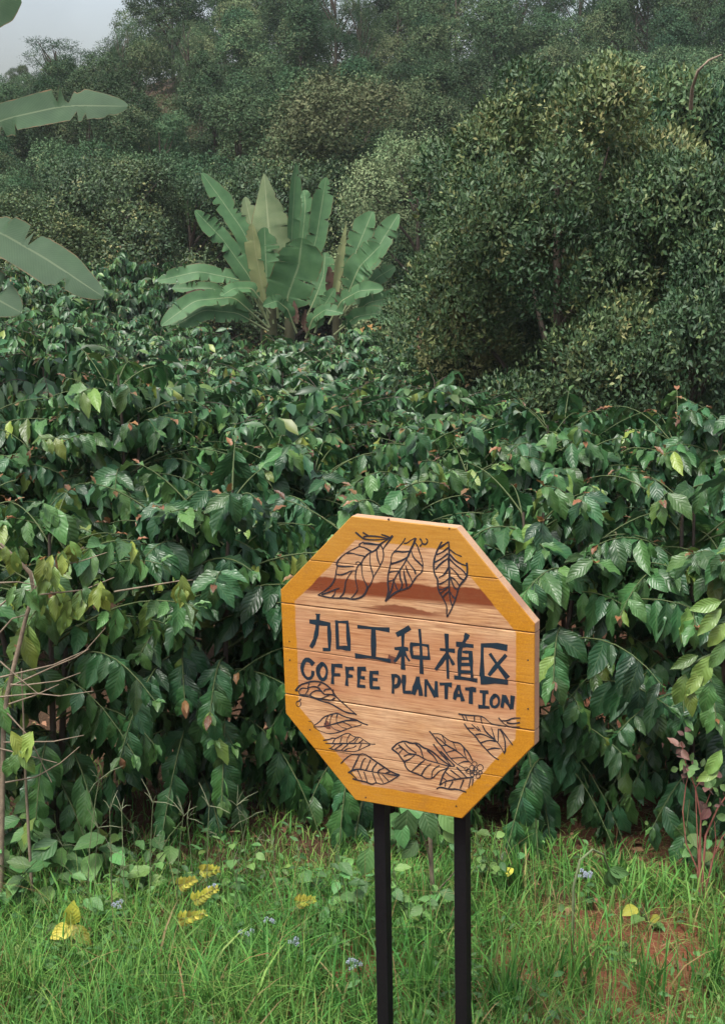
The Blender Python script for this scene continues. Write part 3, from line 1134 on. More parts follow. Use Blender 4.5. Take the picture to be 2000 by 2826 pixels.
def near_coffee(px, Y, pytop, label, seed, n_ind=300, olive=0.0, low=.12, Rm=.85, nbr=95, hmin=1.3):
    top = at(px, pytop, Y)
    gz = float(tz(top[0], Y))
    h = max(hmin, top[2] - gz)
    tubes, P, D, U, S, T = coffee_skeleton(seed, h, Rm, nbr, olive, low)
    root = thing('coffee_shrub', label, 'shrub', (top[0], Y, gz), group='coffee shrubs of the near rows')
    link('stem', tubes_mesh('stem', tubes[:3], M['bark']), root)
    link('branches', tubes_mesh('branches', tubes[3:], M['green_stem']), root)['kind'] = 'stuff'
    F = frames(D, U)
    W = P + np.array([top[0], Y, gz])
    # the leaves that show: in the frame, on the side towards the camera
    d = W - EYE
    cz = d[:, 1] * cP - d[:, 2] * sP
    ix = 1000 + FPX * d[:, 0] / cz
    iy = 1413 - FPX * (d[:, 1] * sP + d[:, 2] * cP) / cz
    infr = (ix > -60) & (ix < 2060) & (iy > 0) & (iy < 2860)
    r = np.random.default_rng(seed + 1)
    score = np.where(infr, 0, 100) + cz + r.uniform(0, .25, len(P)) - .5 * (P[:, 2] / h)
    order = np.argsort(score)
    ind = order[:min(n_ind, int(infr.sum()))]
    rest = np.setdiff1d(np.arange(len(P)), ind)
    kk = r.integers(0, 3, len(P))
    for i in ind:
        ti = int(np.argmin(abs(np.array(TINTS) - T[i])))
        o = bpy.data.objects.new('leaf', COF_MESH[int(kk[i]), ti])
        C.objects.link(o)
        o.parent = root
        m = np.eye(4)
        m[:3, :3] = F[i] * S[i]
        m[:3, 3] = P[i]
        o.matrix_basis = Matrix(m.tolist())
    V, Q, TT, LL = scatter(COF_T, kk[rest], P[rest], F[rest], S[rest], T[rest])
    fo = link('foliage', make_mesh('foliage', V, Q, M['coffee'], tint=TT, luv=LL), root)
    fo['kind'] = 'stuff'
    return root, ind, W

near_list = [
    # px, Y, top py, label, individual leaves, olive, low, Rm, branches
    (90, 6.8, 1330, 'olive green coffee shrub of the front row behind the bare twigs', 260, .16, .22, .72, 72),
    (560, 7.1, 1290, 'front row coffee shrub with big drooping leaves left of the wooden sign', 300, .02, .16, .80, 88),
    (1010, 7.15, 1330, 'front row coffee shrub right behind the wooden sign', 260, 0, .14, .75, 84),
    (1480, 7.1, 1300, 'front row coffee shrub with glossy leaves just right of the wooden sign', 300, .03, .14, .80, 92),
    (1960, 7.0, 1290, 'front row coffee shrub at the edge behind the red stemmed weed', 280, .06, .14, .80, 88),
    (-20, 9.6, 1010, 'tall coffee shrub of the second row below the hanging banana leaf', 160, .02, .3, .85, 90),
    (330, 9.7, 985, 'tall coffee shrub of the second row with red brown shoot tips', 240, .06, .3, .85, 95),
    (800, 9.6, 1190, 'low coffee shrub of the second row above the top edge of the wooden sign', 200, .05, .35, .85, 90),
    (1240, 9.5, 1190, 'second row coffee shrub above the sloping corner of the wooden sign', 220, .08, .35, .85, 92),
    (1610, 9.7, 1130, 'rounded coffee shrub of the second row below the big dark tree', 220, .02, .35, .8, 95),
    (1930, 9.5, 1120, 'second row coffee shrub with bronze tips against the dark shade', 220, .05, .35, .8, 95),
]
for k, (px, Y, pt, lab, ni, ol, low, Rm, nb) in enumerate(near_list):
    near_coffee(px, Y, pt, lab, 100 + k, ni, ol, low, Rm, nb)

# farther rows: one of four grown shrubs each, copied
FAR_COF = []
for k in range(4):
    tubes, P, D, U, S, T = coffee_skeleton(300 + k, 1.8, .88, 95, .06, .3)
    r = np.random.default_rng(330 + k)
    V, Q, TT, LL = scatter(COF_L, r.integers(0, 2, len(P)), P, frames(D, U), S * 1.12, T)
    FAR_COF.append((make_mesh('foliage', V, Q, M['coffee_far'], tint=TT, luv=LL), tubes_mesh('stem', tubes[:3] + tubes[3::3], M['bark'])))

def far_coffee(px, Y, pt, label, group):
    top = at(px, pt, Y)
    gz = float(tz(top[0], Y))
    h = min(max(1.25, top[2] - gz), 2.6)
    fm, sm = FAR_COF[random.randrange(4)]
    root = thing('coffee_shrub', label, 'shrub', (top[0], Y, gz), random.uniform(0, 6.28), group, (random.uniform(.95, 1.15), random.uniform(.95, 1.15), h / 1.75))
    link('stem', sm, root)
    link('foliage', fm, root)

ORD = ['first', 'second', 'third', 'fourth', 'fifth', 'sixth', 'seventh', 'eighth', 'ninth', 'tenth', 'eleventh', 'twelfth', 'thirteenth', 'fourteenth']
for q3, (px, pt) in enumerate([(-40, 985), (180, 960), (480, 1060), (800, 1110), (1110, 1150), (1420, 1165), (1740, 1150), (2040, 1140)]):
    far_coffee(px, 12.6 + random.uniform(-.3, .3), pt, ORD[q3] + ' coffee shrub from the left in the third row', 'coffee shrubs of the third row')
for rowi, (Y, pt, x1) in enumerate([(14.8, 1085, 1500), (17.0, 1045, 1320), (19.3, 1015, 1180), (21.7, 990, 1150), (24.2, 965, 1150), (26.8, 930, 1180), (28.4, 916, 1180)]):
    q3 = 0
    step = 1.35 * FPX / Y
    px = -80 + random.uniform(0, step * .5)
    while px < x1:
        lift = max(0, 520 - px) / 520
        py = pt - lift * (Y - 12) * 9 + random.uniform(-26, 26)
        far_coffee(px, Y + random.uniform(-.35, .35), py, 'coffee shrub, %s from the left in the %s row of the receding field' % (ORD[q3], ORD[rowi + 3]), 'coffee shrubs in the receding rows')
        q3 += 1
        px += step * random.uniform(.85, 1.1)
for q3, (px, Y, py) in enumerate([(-20, 32, 770), (110, 33, 745), (250, 32.5, 750), (380, 33, 770), (30, 36, 715), (190, 36.5, 700), (330, 36, 705), (470, 35, 740), (1120, 31, 930), (1230, 27, 960)]):
    far_coffee(px, Y, py, ['leftmost coffee shrub on the slope under the hanging banana leaf', 'second coffee shrub on the slope under the hanging banana leaf', 'third coffee shrub on the slope, half way to the banana clump', 'coffee shrub on the slope beside the left skirt of the banana clump', 'leftmost coffee shrub of the highest row under the dark tree', 'second coffee shrub of the highest row under the dark tree', 'third coffee shrub of the highest row under the dark tree', 'last coffee shrub of the highest row touching the banana clump', 'coffee shrub at the right foot of the banana clump', 'coffee shrub just right of the weathered red stake'][q3], 'coffee shrubs on the far slope')

# ------------------------------------------------------------------ trees
def diamond(W=.5, fold=.1):
    V = np.array([(0, 0, 0), (W / 2, .45, fold), (0, 1, -.05), (-W / 2, .45, fold)], float)
    return V, np.array([(0, 1, 2, 3)]), np.array([(.5, 0, 0), (1, .5, 0), (.5, 1, 0), (0, .5, 0)])

def leaf6(W=.42):
    V = np.array([(0, 0, 0), (W * .5, .45, .07), (0, 1, -.12), (-W * .5, .45, .07), (0, .5, -.01)], float)
    return V, np.array([(0, 1, 2, 4), (0, 4, 2, 3)]), np.zeros((5, 3))

def grow_tree(seed, H=6.0, Rw=2.4, crown0=.25, nblob=26, blob=(.5, 1.0), ntuft=900, per=13, leafL=.16, tmpl=None, spread=.75,
              tint0=.35, tvar=.16, upl=.35, mtl='far', shape='round', trunk_r=.12, jitter=.14, out=.15, tips=.08, shell=.22):
    r = np.random.default_rng(seed)
    B = []
    for k in range(nblob):
        f = (k * .618034 + r.uniform(0, .05)) % 1
        if shape == 'round':
            rad = Rw * math.sqrt(max(.05, 1 - (2 * f - .55) ** 2 / 2.3)) * math.sqrt(r.uniform(.25, 1))
        elif shape == 'cone':
            rad = Rw * (1.05 - f) * math.sqrt(r.uniform(.15, 1))
        else:                                        # pine: flat plates high up
            rad = Rw * (.4 + .6 * math.sin(math.pi * f)) * r.uniform(.2, 1)
        a = k * 8.8858 + r.uniform(-.5, .5)
        rr = r.uniform(*blob)
        z = H * (crown0 + (1 - crown0) * f)
        z = min(z, H - rr * .8)
        B.append((rad * math.cos(a), rad * math.sin(a), z, rr * (.75 if f > .8 else 1), r.normal(0, tvar)))
    B = np.array(B)
    flat = .45 if shape == 'pine' else .85
    w = B[:, 3] ** 2
    bi = r.choice(len(B), ntuft, p=w / w.sum())
    D = norm(r.normal(0, 1, (ntuft, 3)) + np.array([0, 0, .45]))
    rad = B[bi, 3] * (1 - shell * r.uniform(0, 1, ntuft) ** 2 + .10 * np.sin(D[:, 0] * 7 + bi) * np.sin(D[:, 2] * 6 + bi))
    TP = B[bi, :3] + D * rad[:, None] * np.array([1, 1, flat])
    tt = tint0 + B[bi, 4] + r.normal(0, tvar * .6, ntuft) + np.where(r.uniform(0, 1, ntuft) < tips, .4, 0)
    n = ntuft * per
    ti = np.repeat(np.arange(ntuft), per)
    P = TP[ti] + r.normal(0, jitter, (n, 3))
    LD = norm(D[ti] * out + np.array([0, 0, upl]) + r.normal(0, spread, (n, 3)))
    U = norm(D[ti] * 1.2 + np.array([0, 0, .6]) + r.normal(0, .3, (n, 3)))
    S = leafL * r.uniform(.65, 1.25, n)
    T = np.clip(tt[ti] + r.normal(0, .06, n), .02, .98)
    V, Q, TT, LL = scatter([tmpl or diamond()], np.zeros(n, int), P, frames(LD, U), S, T)
    crown = make_mesh('crown', V, Q, M[mtl], tint=TT, luv=LL)
    tl = []
    s = np.linspace(0, 1, 7)
    tr = np.stack([r.normal(0, .02) * s * H + .05 * np.sin(s * 5 + seed), r.normal(0, .02) * s * H + .05 * np.cos(s * 4 + seed), -.3 + s * H * .9], -1)
    tl.append((tr, np.linspace(trunk_r, trunk_r * .25, 7), 7))
    for k in range(min(14, nblob)):
        e = B[k, :3]
        f = np.clip(e[2] / H - .22, .1, .75)
        o = np.array([np.interp(f, s * .9, tr[:, i]) for i in range(3)])
        m_ = (o + e) / 2 + np.array([0, 0, -.1]) + r.normal(0, .08, 3)
        tl.append((np.array([o, (o + m_) / 2 + r.normal(0, .03, 3), m_, (m_ + e) / 2, e]), np.linspace(trunk_r * .45, trunk_r * .08, 5), 5))
    trunk = tubes_mesh('trunk', tl, M['bark'])
    return trunk, crown, H, Rw

def plant_tree(tree, name, label, px, Y, pytop, wpx=None, group=None, hmin=2.0):
    trunk, crown, H, Rw = tree
    top = at(px, pytop, Y)
    gz = float(tz(top[0], Y))
    h = max(hmin, top[2] - gz)
    sc = h / H
    sx = (wpx / FPX * Y) / (2 * Rw) if wpx else sc * random.uniform(.85, 1.15)
    o = thing(name, label, 'tree', (top[0], Y, gz), random.uniform(0, 6.28), group, (sx, sx, sc))
    link('trunk', trunk, o)
    link('crown', crown, o)
    return o

# far hillside
FAR = [grow_tree(500 + k, 6, 2.3, .10, 16, (.75, 1.25), 2600, 14, .105, upl=0, shape='round', tint0=.38 + .08 * (k % 3), jitter=.10) for k in range(4)]
FAR += [grow_tree(520 + k, 6.5, 2.2, .12, 20, (.6, .95), 2200, 14, .10, upl=0, shape='cone', tint0=.30 + .1 * k, jitter=.11) for k in range(2)]
PINE = [grow_tree(540 + k, 8, 2.2, .45, 26, (.4, .8), 620, 16, .17, tmpl=diamond(.16, 0), shape='pine', tint0=.25, trunk_r=.16, jitter=.10) for k in range(2)]
FL = {0: 'round crowned evergreen tree in the wood on the far hillside', 1: 'tapering evergreen tree in the wood on the far hillside',
      2: 'thin crowned pine rising from the wood on the far hillside'}
FG = {0: 'round trees on the far hillside', 1: 'tapering trees on the far hillside', 2: 'pines on the far hillside'}
rows = [(41, 470, 0), (46, 370, 0), (52, 280, 0), (59, 190, 1), (66, 110, 1), (74, 30, 2), (83, -50, 2), (92, -130, 2)]
for Y, py, tier in rows:
    step = 3.3 * FPX / Y
    px = -130 + random.uniform(0, step * .6)
    while px < 2130:
        p = py + random.uniform(-45, 45)
        if px < 420:                                   # the ridge falls away to the open sky
            floor_ = np.interp(px, [-100, 0, 120, 250, 360, 420], [230, 200, 130, 150, 60, 0])
            if Y > 78:
                p = max(p, floor_ + 30)
            p = max(p, floor_ + random.uniform(0, 40))
        if not (520 < px < 1080 and Y < 44):
            k = random.random()
            if tier == 2 and k < .3:
                plant_tree(PINE[random.randrange(2)], 'pine_tree', FL[2], px, Y + random.uniform(-2, 2), p - 20, None, FG[2])
            elif k < .75:
                plant_tree(FAR[random.randrange(4)], 'evergreen_tree', FL[0], px, Y + random.uniform(-2, 2), p, None, FG[0])
            else:
                plant_tree(FAR[4 + random.randrange(2)], 'evergreen_tree', FL[1], px, Y + random.uniform(-2, 2), p, None, FG[1])
        px += step * random.uniform(.75, 1.1)
plant_tree(PINE[0], 'pine_tree', 'slender pine standing against the open sky at the ridge', 352, 80, 40, 90)
plant_tree(PINE[1], 'pine_tree', 'loose topped pine at the lowest dip of the skyline', 150, 78, 95, 260)

# middle distance
dark = [grow_tree(560 + k, 4.0, 2.0, .04, 20, (.55, .9), 2600, 13, .09, upl=.1, tmpl=leaf6(.5), tint0=.40, tvar=.14, mtl='tree', jitter=.09) for k in range(2)]
plant_tree(dark[0], 'evergreen_tree', 'dense dark round tree behind the coffee slope, left of the banana clump', 330, 39, 425, 470)
plant_tree(dark[1], 'evergreen_tree', 'dark spreading tree behind the coffee slope near the hanging banana leaf', 30, 38, 520, 430)
plant_tree(dark[1], 'evergreen_tree', 'low dark tree filling the gap just left of the banana clump', 520, 42, 470, 330)
pale = grow_tree(580, 6.0, 2.3, .06, 22, (.6, 1.0), 2800, 14, .095, upl=.1, tint0=.88, tvar=.12, mtl='far', jitter=.10)
plant_tree(pale, 'evergreen_tree', 'pale grey green tree rising right behind the banana clump', 960, 46, 195, 560)
plant_tree(pale, 'evergreen_tree', 'lower pale tree between the banana clump and the big dark tree', 1150, 40, 360, 420)
plant_tree(dark[0], 'evergreen_tree', 'shaded tree directly behind the banana clump', 800, 43, 430, 420)

# the big glossy tree on the right and its neighbours
big = grow_tree(600, 5.2, 2.0, .03, 58, (.45, .78), 13000, 13, .074, tmpl=leaf6(.44), tint0=.42, tvar=.20, upl=.55, spread=.6, mtl='tree', shape='round', jitter=.06, out=.5, tips=.14)
plant_tree(big, 'broadleaf_tree', 'big dense broadleaf tree with pale upright shoots right of the banana clump', 1560, 18.0, 150, 800)
big2 = grow_tree(610, 4.0, 1.8, .02, 46, (.45, .75), 8000, 12, .084, tmpl=leaf6(.46), tint0=.30, tvar=.13, upl=.3, spread=.7, mtl='tree', jitter=.07, out=.4)
plant_tree(big2, 'broadleaf_tree', 'dark broadleaf tree with larger leaves at the edge beside the big tree', 1930, 17.0, 420, 620)
plant_tree(big2, 'broadleaf_tree', 'tall broadleaf tree with a pale bare limb above the edge tree', 1900, 24, 190, 640)
plant_tree(big2, 'broadleaf_tree', 'low spreading broadleaf tree at the foot of the big tree right of the red stake', 1330, 22, 700, 280)
plant_tree(big2, 'broadleaf_tree', 'shaded broadleaf tree filling the hollow behind the foot of the big tree', 1430, 21, 640, 440)
plant_tree(big, 'broadleaf_tree', 'broadleaf tree half hidden between the big tree and the edge tree', 1750, 21, 330, 560)
e = at(1920, 200, 22)
limb = [at(1905, 300, 22.2), at(1910, 240, 22.0), at(1925, 195, 21.8), at(1955, 165, 21.8), at(1990, 150, 22)]
o = link('bare_limb', tubes_mesh('bare_limb', [(np.array(limb), np.linspace(.030, .012, 5), 6)], M['twig']))
o['label'] = 'pale curved bare limb showing in the upper tree at the edge'
o['category'] = 'branch'

# ------------------------------------------------------------------ banana plants
def blade(spine, width, facing, seed, m, tears=5, cup=.18, t0=0.0, prof=None):
    """spine (n,3) of the midrib; facing = which way the upper side looks"""
    r = np.random.default_rng(seed)
    n, c = 80, 6
    P0 = np.asarray(spine, float)
    u = np.linspace(0, 1, len(P0))
    # smooth spine
    uu = np.linspace(0, 1, n + 1)
    P = np.stack([np.interp(uu, u, P0[:, i]) for i in range(3)], -1)
    for k in range(16):
        P[1:-1] = .25 * P[:-2] + .5 * P[1:-1] + .25 * P[2:]
    T = norm(np.gradient(P, axis=0))
    Fc = np.asarray(facing, float)
    X = norm(np.cross(T, Fc))
    Zn = np.cross(X, T)
    v = np.clip((uu - t0) / (1 - t0), 0, 1)
    w = width * .5 * (np.minimum(1, (v / .16)) ** .6) * np.minimum(1, ((1 - v) / .22) + .02) ** .55
    if prof is not None:
        w = width * .5 * np.interp(v, *prof)
    w = np.maximum(w, .004)
    s = np.linspace(-1, 1, c + 1)
    V = np.zeros((n + 1, c + 1, 3))
    L = np.zeros((n + 1, c + 1, 3))
    wl = w * (1 + .015 * np.cumsum(r.normal(0, .5, n + 1)))
    wr = w * (1 + .015 * np.cumsum(r.normal(0, .5, n + 1)))
    bl, brr = np.zeros(n + 1), np.zeros(n + 1)       # each lobe between two wind tears hangs a little differently
    for sel, bend in ((wl, bl), (wr, brr)):
        cuts = np.sort(r.integers(10, n - 4, tears))
        last = 0
        for c_ in list(cuts) + [n + 1]:
            bend[last:c_] = r.normal(0, .16)
            last = c_
        for c_ in cuts:
            sel[c_] *= r.uniform(.15, .6)
            sel[c_ + 1:c_ + 4] *= r.uniform(.86, 1.0)
        for c_ in r.integers(8, n - 3, 3):
            sel[c_:c_ + 2] *= r.uniform(.8, .95)
    ph = r.uniform(0, 6.28)
    for j, q in enumerate(s):
        ww = np.where(q < 0, wl, wr)
        V[:, j] = P + X * (q * ww)[:, None] + Zn * (abs(q) ** 1.3 * ww * (cup + np.where(q < 0, bl, brr)) + .02 * width * np.sin(uu * 26 + ph + q) * abs(q))[:, None]
        L[:, j, 0] = (q + 1) / 2
        L[:, j, 1] = v
    cc = c + 1
    Q = [(i * cc + j, i * cc + j + 1, (i + 1) * cc + j + 1, (i + 1) * cc + j) for i in range(n) for j in range(c)]
    # rib underneath
    return V.reshape(-1, 3), np.array(Q), L.reshape(-1, 3), P

def add_blade(root, origin, spine, width, facing, seed, m, rib=.02, **kw):
    V, Q, L, P = blade(spine, width, facing, seed, m, **kw)
    o = link('leaf', make_mesh('leaf', V - origin, Q, m, luv=L), root)
    ribm = tubes_mesh('midrib', [(P - origin - np.array(facing) / np.linalg.norm(facing) * rib * .6, np.linspace(rib, rib * .2, len(P)), 5)], M['pstem'] if m is M['banana_dead'] else M['ribgreen'])
    link('midrib', ribm, o)
    return o
M['ribgreen'] = plain('banana_midrib', (.20, .25, .11), (.27, .30, .16), 8)

BY = 30.0
def bz(x, y, dy=0.0):
    return at(400 + x / 2.03, 420 + y / 2.03, BY + dy)
b0 = bz(780, 1090)
b0[2] = float(tz(b0[0], BY))
ban = thing('banana_clump', 'large clump of upright pale green banana plants above the coffee field', 'banana plant', b0)
for k, (x, w) in enumerate([(715, .16), (800, .15), (1075, .13), (650, .1)]):
    q = bz(x, 1060)
    top = bz(x + (-8, 10, -4, 15)[k], (860, 830, 880, 960)[k], .15 * k)
    q2 = np.array([q[0], BY + .15 * k, float(tz(q[0], BY))])
    link('pseudostem', tubes_mesh('pseudostem', [(np.linspace(q2, top, 5) - b0, np.linspace(w, w * .6, 5), 9)], M['pstem']), ban)
PXM = BY / FPX / 2.03          # metres per zoomed pixel
F0 = np.array([0, -1.0, .25])
leaves = [
    # points (zoomed px), width px, depth offsets base/tip, facing, t0, material
    ([(715, 960), (660, 760), (560, 450), (320, 115)], 128, (0, .3), (.25, -1, .2), .25, 'banana'),
    ([(700, 980), (590, 700), (430, 480), (280, 325)], 112, (-.2, -.4), (.3, -1, .35), .22, 'banana'),
    ([(720, 900), (630, 560), (560, 250)], 105, (.3, .6), (.1, -1, .1), .2, 'banana_pale'),
    ([(740, 930), (715, 620), (690, 400), (668, 120)], 230, (0, .2), (-.2, -1, .1), .2, 'banana_pale'),
    ([(690, 930), (655, 740), (620, 560), (600, 400)], 110, (-.3, -.7), (-.6, -1, .1), .12, 'banana_yellow'),
    ([(790, 930), (820, 500), (845, 60)], 85, (.1, .2), (.7, -1, .05), .2, 'banana'),
    ([(800, 930), (870, 600), (900, 300), (890, 210)], 120, (.4, .8), (-.6, -1, .1), .2, 'banana'),
    ([(860, 850), (960, 480), (1015, 140)], 110, (.3, .5), (.15, -1, .15), .25, 'banana'),
    ([(790, 930), (800, 800), (860, 640), (880, 480)], 240, (-.4, -.6), (.05, -1, .2), .12, 'banana'),
    ([(720, 960), (680, 700), (670, 420)], 170, (-.1, .1), (.25, -1, .1), .2, 'banana'),
    ([(1065, 780), (1090, 600), (1130, 385)], 62, (-.5, -.5), (.3, -1, .1), .1, 'banana_yellow'),
    ([(1080, 900), (1180, 560), (1275, 330)], 140, (.2, .4), (-.3, -1, .3), .25, 'banana'),
    ([(1090, 930), (1250, 620), (1420, 345)], 130, (0, .3), (-.35, -1, .35), .22, 'banana'),
    ([(1090, 900), (1200, 640), (1320, 520)], 170, (-.2, -.5), (-.3, -1, .6), .2, 'banana'),
    ([(690, 950), (560, 720), (300, 665), (70, 720)], 100, (-.1, -.6), (0, -1, .45), .2, 'banana'),
    ([(690, 980), (500, 810), (280, 830), (90, 970)], 110, (-.3, -1.2), (.1, -1, .5), .18, 'banana'),
    ([(700, 900), (600, 760), (500, 760), (425, 805)], 90, (-.4, -1.1), (0, -1, .7), .2, 'banana'),
    ([(690, 1000), (520, 900), (330, 880), (100, 1010)], 120, (-.3, -1.0), (0, -1, .45), .2, 'banana'),
    ([(800, 1000), (600, 880), (380, 760), (150, 760)], 80, (.1, .1), (0, -1, .6), .3, 'banana'),
    ([(1030, 960), (1100, 830), (1200, 775), (1335, 765)], 95, (-.3, -.9), (0, -1, .7), .15, 'banana'),
    ([(1090, 980), (1250, 840), (1400, 810), (1545, 880)], 100, (0, -.4), (0, -1, .45), .2, 'banana'),
    ([(1060, 1020), (1180, 920), (1300, 900), (1420, 980)], 90, (-.2, -.8), (0, -1, .7), .2, 'banana'),
    ([(950, 1010), (990, 880), (1065, 760)], 80, (-.8, -1.0), (-.2, -1, .4), .1, 'banana'),
    ([(880, 980), (960, 800), (1000, 690), (1010, 560)], 150, (.1, .4), (-.2, -1, .3), .2, 'banana'),
    ([(1080, 940), (1200, 800), (1300, 700), (1400, 640)], 110, (.3, .5), (-.3, -1, .4), .2, 'banana'),
    ([(850, 1010), (800, 880), (740, 830), (660, 860)], 70, (-.6, -1.1), (0, -1, .5), .15, 'banana'),
    ([(900, 1040), (940, 930), (1010, 880), (1110, 900)], 75, (-.7, -1.2), (0, -1, .5), .15, 'banana'),
    ([(1100, 1060), (1200, 1020), (1325, 975)], 70, (-1.0, -1.2), (0, -1, .8), .1, 'banana_orange'),
    ([(1060, 880), (1050, 760), (1030, 640)], 90, (-.3, -.3), (.3, -1, .1), .0, 'banana_dead'),
    ([(850, 960), (842, 900), (835, 830)], 40, (-.7, -.7), (-.2, -1, .1), .0, 'banana_dead'),
    ([(905, 1010), (890, 950), (900, 880)], 42, (-.8, -.8), (.4, -1, .1), .0, 'banana_dead'),
    ([(420, 850), (320, 800), (230, 790)], 80, (-.5, -.7), (0, -1, .3), .0, 'banana_dead'),
    ([(1020, 1080), (960, 1050), (880, 1065)], 50, (-.9, -.9), (0, -1, .3), .0, 'banana_dead'),
]
for k, (pts, w, dy, fc, t0, mk) in enumerate(leaves):
    sp = [bz(x, y, dy[0] + (dy[1] - dy[0]) * i / (len(pts) - 1)) for i, (x, y) in enumerate(pts)]
    prof = None
    if k == 3:
        prof = ([0, .25, .55, .8, 1], [.1, .75, 1, .5, .05])
    if k in (10,):
        prof = ([0, .3, .7, 1], [.7, 1, .6, .05])
    if mk == 'banana_dead':
        prof = ([0, .3, .7, 1], [.3, 1, .8, .2])
    add_blade(ban, b0, sp, w * PXM, fc, 700 + k, M[mk], rib=.025, t0=t0, tears=6 if mk == 'banana' else 3, cup=(-.35 if k == 3 else .2), prof=prof)

# the plant just outside the frame whose leaves hang in from the left
LY = 12.0
lb = at(-330, 900, LY)
lb[2] = float(tz(lb[0], LY))
ban2 = thing('banana_plant', 'near banana plant whose long leaves reach in from the left edge', 'banana plant', lb)
top2 = at(-300, 620, LY)
link('pseudostem', tubes_mesh('pseudostem', [(np.linspace(lb, top2, 7) - lb, np.linspace(.17, .10, 7), 12)], M['pstem']), ban2)
def lp(pts, dy):
    return [at(x, y, LY + dy[0] + (dy[1] - dy[0]) * i / (len(pts) - 1)) for i, (x, y) in enumerate(pts)]
for k, (pts, w, dy, fc, mk) in enumerate([
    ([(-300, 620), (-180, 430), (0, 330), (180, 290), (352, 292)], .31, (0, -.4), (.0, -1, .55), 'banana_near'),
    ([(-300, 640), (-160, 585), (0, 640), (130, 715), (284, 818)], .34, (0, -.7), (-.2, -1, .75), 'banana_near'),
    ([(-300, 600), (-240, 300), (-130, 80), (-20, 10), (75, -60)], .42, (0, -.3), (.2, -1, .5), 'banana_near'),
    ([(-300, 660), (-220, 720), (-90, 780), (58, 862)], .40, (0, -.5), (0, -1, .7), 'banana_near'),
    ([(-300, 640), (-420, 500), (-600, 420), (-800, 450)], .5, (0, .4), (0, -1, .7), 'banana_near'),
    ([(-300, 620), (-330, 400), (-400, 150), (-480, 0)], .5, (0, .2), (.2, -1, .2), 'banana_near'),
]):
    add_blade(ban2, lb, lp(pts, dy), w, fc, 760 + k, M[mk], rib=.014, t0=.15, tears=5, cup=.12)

# ------------------------------------------------------------------ grass and ground cover
def field(x, y, seed=0):
    return (np.sin(x * 2.3 + seed) * np.sin(y * 2.9 + 1.7 * seed) + .6 * np.sin(x * 5.1 + 2 * seed + y * 3.7) + .4 * np.sin(x * 11.3 - y * 9.1 + seed)) / 2

bare_pts = [(1690, 2555, .26), (1800, 2600, .20), (1600, 2570, .15), (1430, 2735, .14), (1660, 2745, .22), (1880, 2660, .18), (980, 2720, .10), (1780, 2780, .2), (1550, 2480, .12)]
BARE = [(ground_hit(a, b)[:2], c) for a, b, c in bare_pts]
def bareness(x, y):
    m = np.zeros_like(x)
    for c, rad in BARE:
        d = np.hypot((x - c[0]) / 1.25, (y - c[1])) / (rad * 1.0)
        m = np.maximum(m, 1 - sstep(d, .55, 1.15))
    return m

def blades(n, seed, xr, yr, h, wd, tint, tvar, dens, straw=.05, bend=(.15, .8), flat=0.0):
    r = np.random.default_rng(seed)
    x = r.uniform(*xr, n)
    y = r.uniform(*yr, n)
    keep = r.uniform(0, 1, n) < dens(x, y)
    x, y = x[keep], y[keep]
    n = len(x)
    hh = r.uniform(*h, n) * (1 + .35 * field(x, y, 3)) * (1 - .5 * sstep(y, 5.6, 6.6))
    a = r.uniform(0, 6.28, n)
    b = r.uniform(*bend, n)
    dr = np.stack([np.cos(a), np.sin(a), np.zeros(n)], -1)
    base = np.stack([x, y, tz(x, y) - .01], -1)
    wdir = np.stack([-np.sin(a), np.cos(a), np.zeros(n)], -1)
    rot = r.uniform(-.9, .9, n)
    wdir = norm(wdir * np.cos(rot)[:, None] + dr * np.sin(rot)[:, None] * .6)
    tt = np.array([0, .3, .62, .86, 1.0])
    ww = np.array([.8, 1, .85, .5, .06])
    wdt = r.uniform(*wd, n)
    V = np.zeros((n, 5, 2, 3))
    for k in range(5):
        t = tt[k]
        c = base + dr * (hh * b * t ** 2)[:, None]
        up = hh * (t - .55 * b * t ** 2.4)
        if flat > 0:
            up = up * (1 - flat)
        c[:, 2] += up
        V[:, k, 0] = c - wdir * (wdt * ww[k] / 2)[:, None]
        V[:, k, 1] = c + wdir * (wdt * ww[k] / 2)[:, None]
    Q = np.array([(2 * k, 2 * k + 1, 2 * k + 3, 2 * k + 2) for k in range(4)])
    Qs = (Q[None] + (np.arange(n) * 10)[:, None, None]).reshape(-1, 4)
    ti = np.clip(tint + .18 * field(x, y, 8) + r.normal(0, tvar, n), .02, .8)
    s = r.uniform(0, 1, n) < straw
    ti[s] = r.uniform(.84, .98, s.sum())
    return V.reshape(-1, 3), Qs, np.repeat(ti, 10)

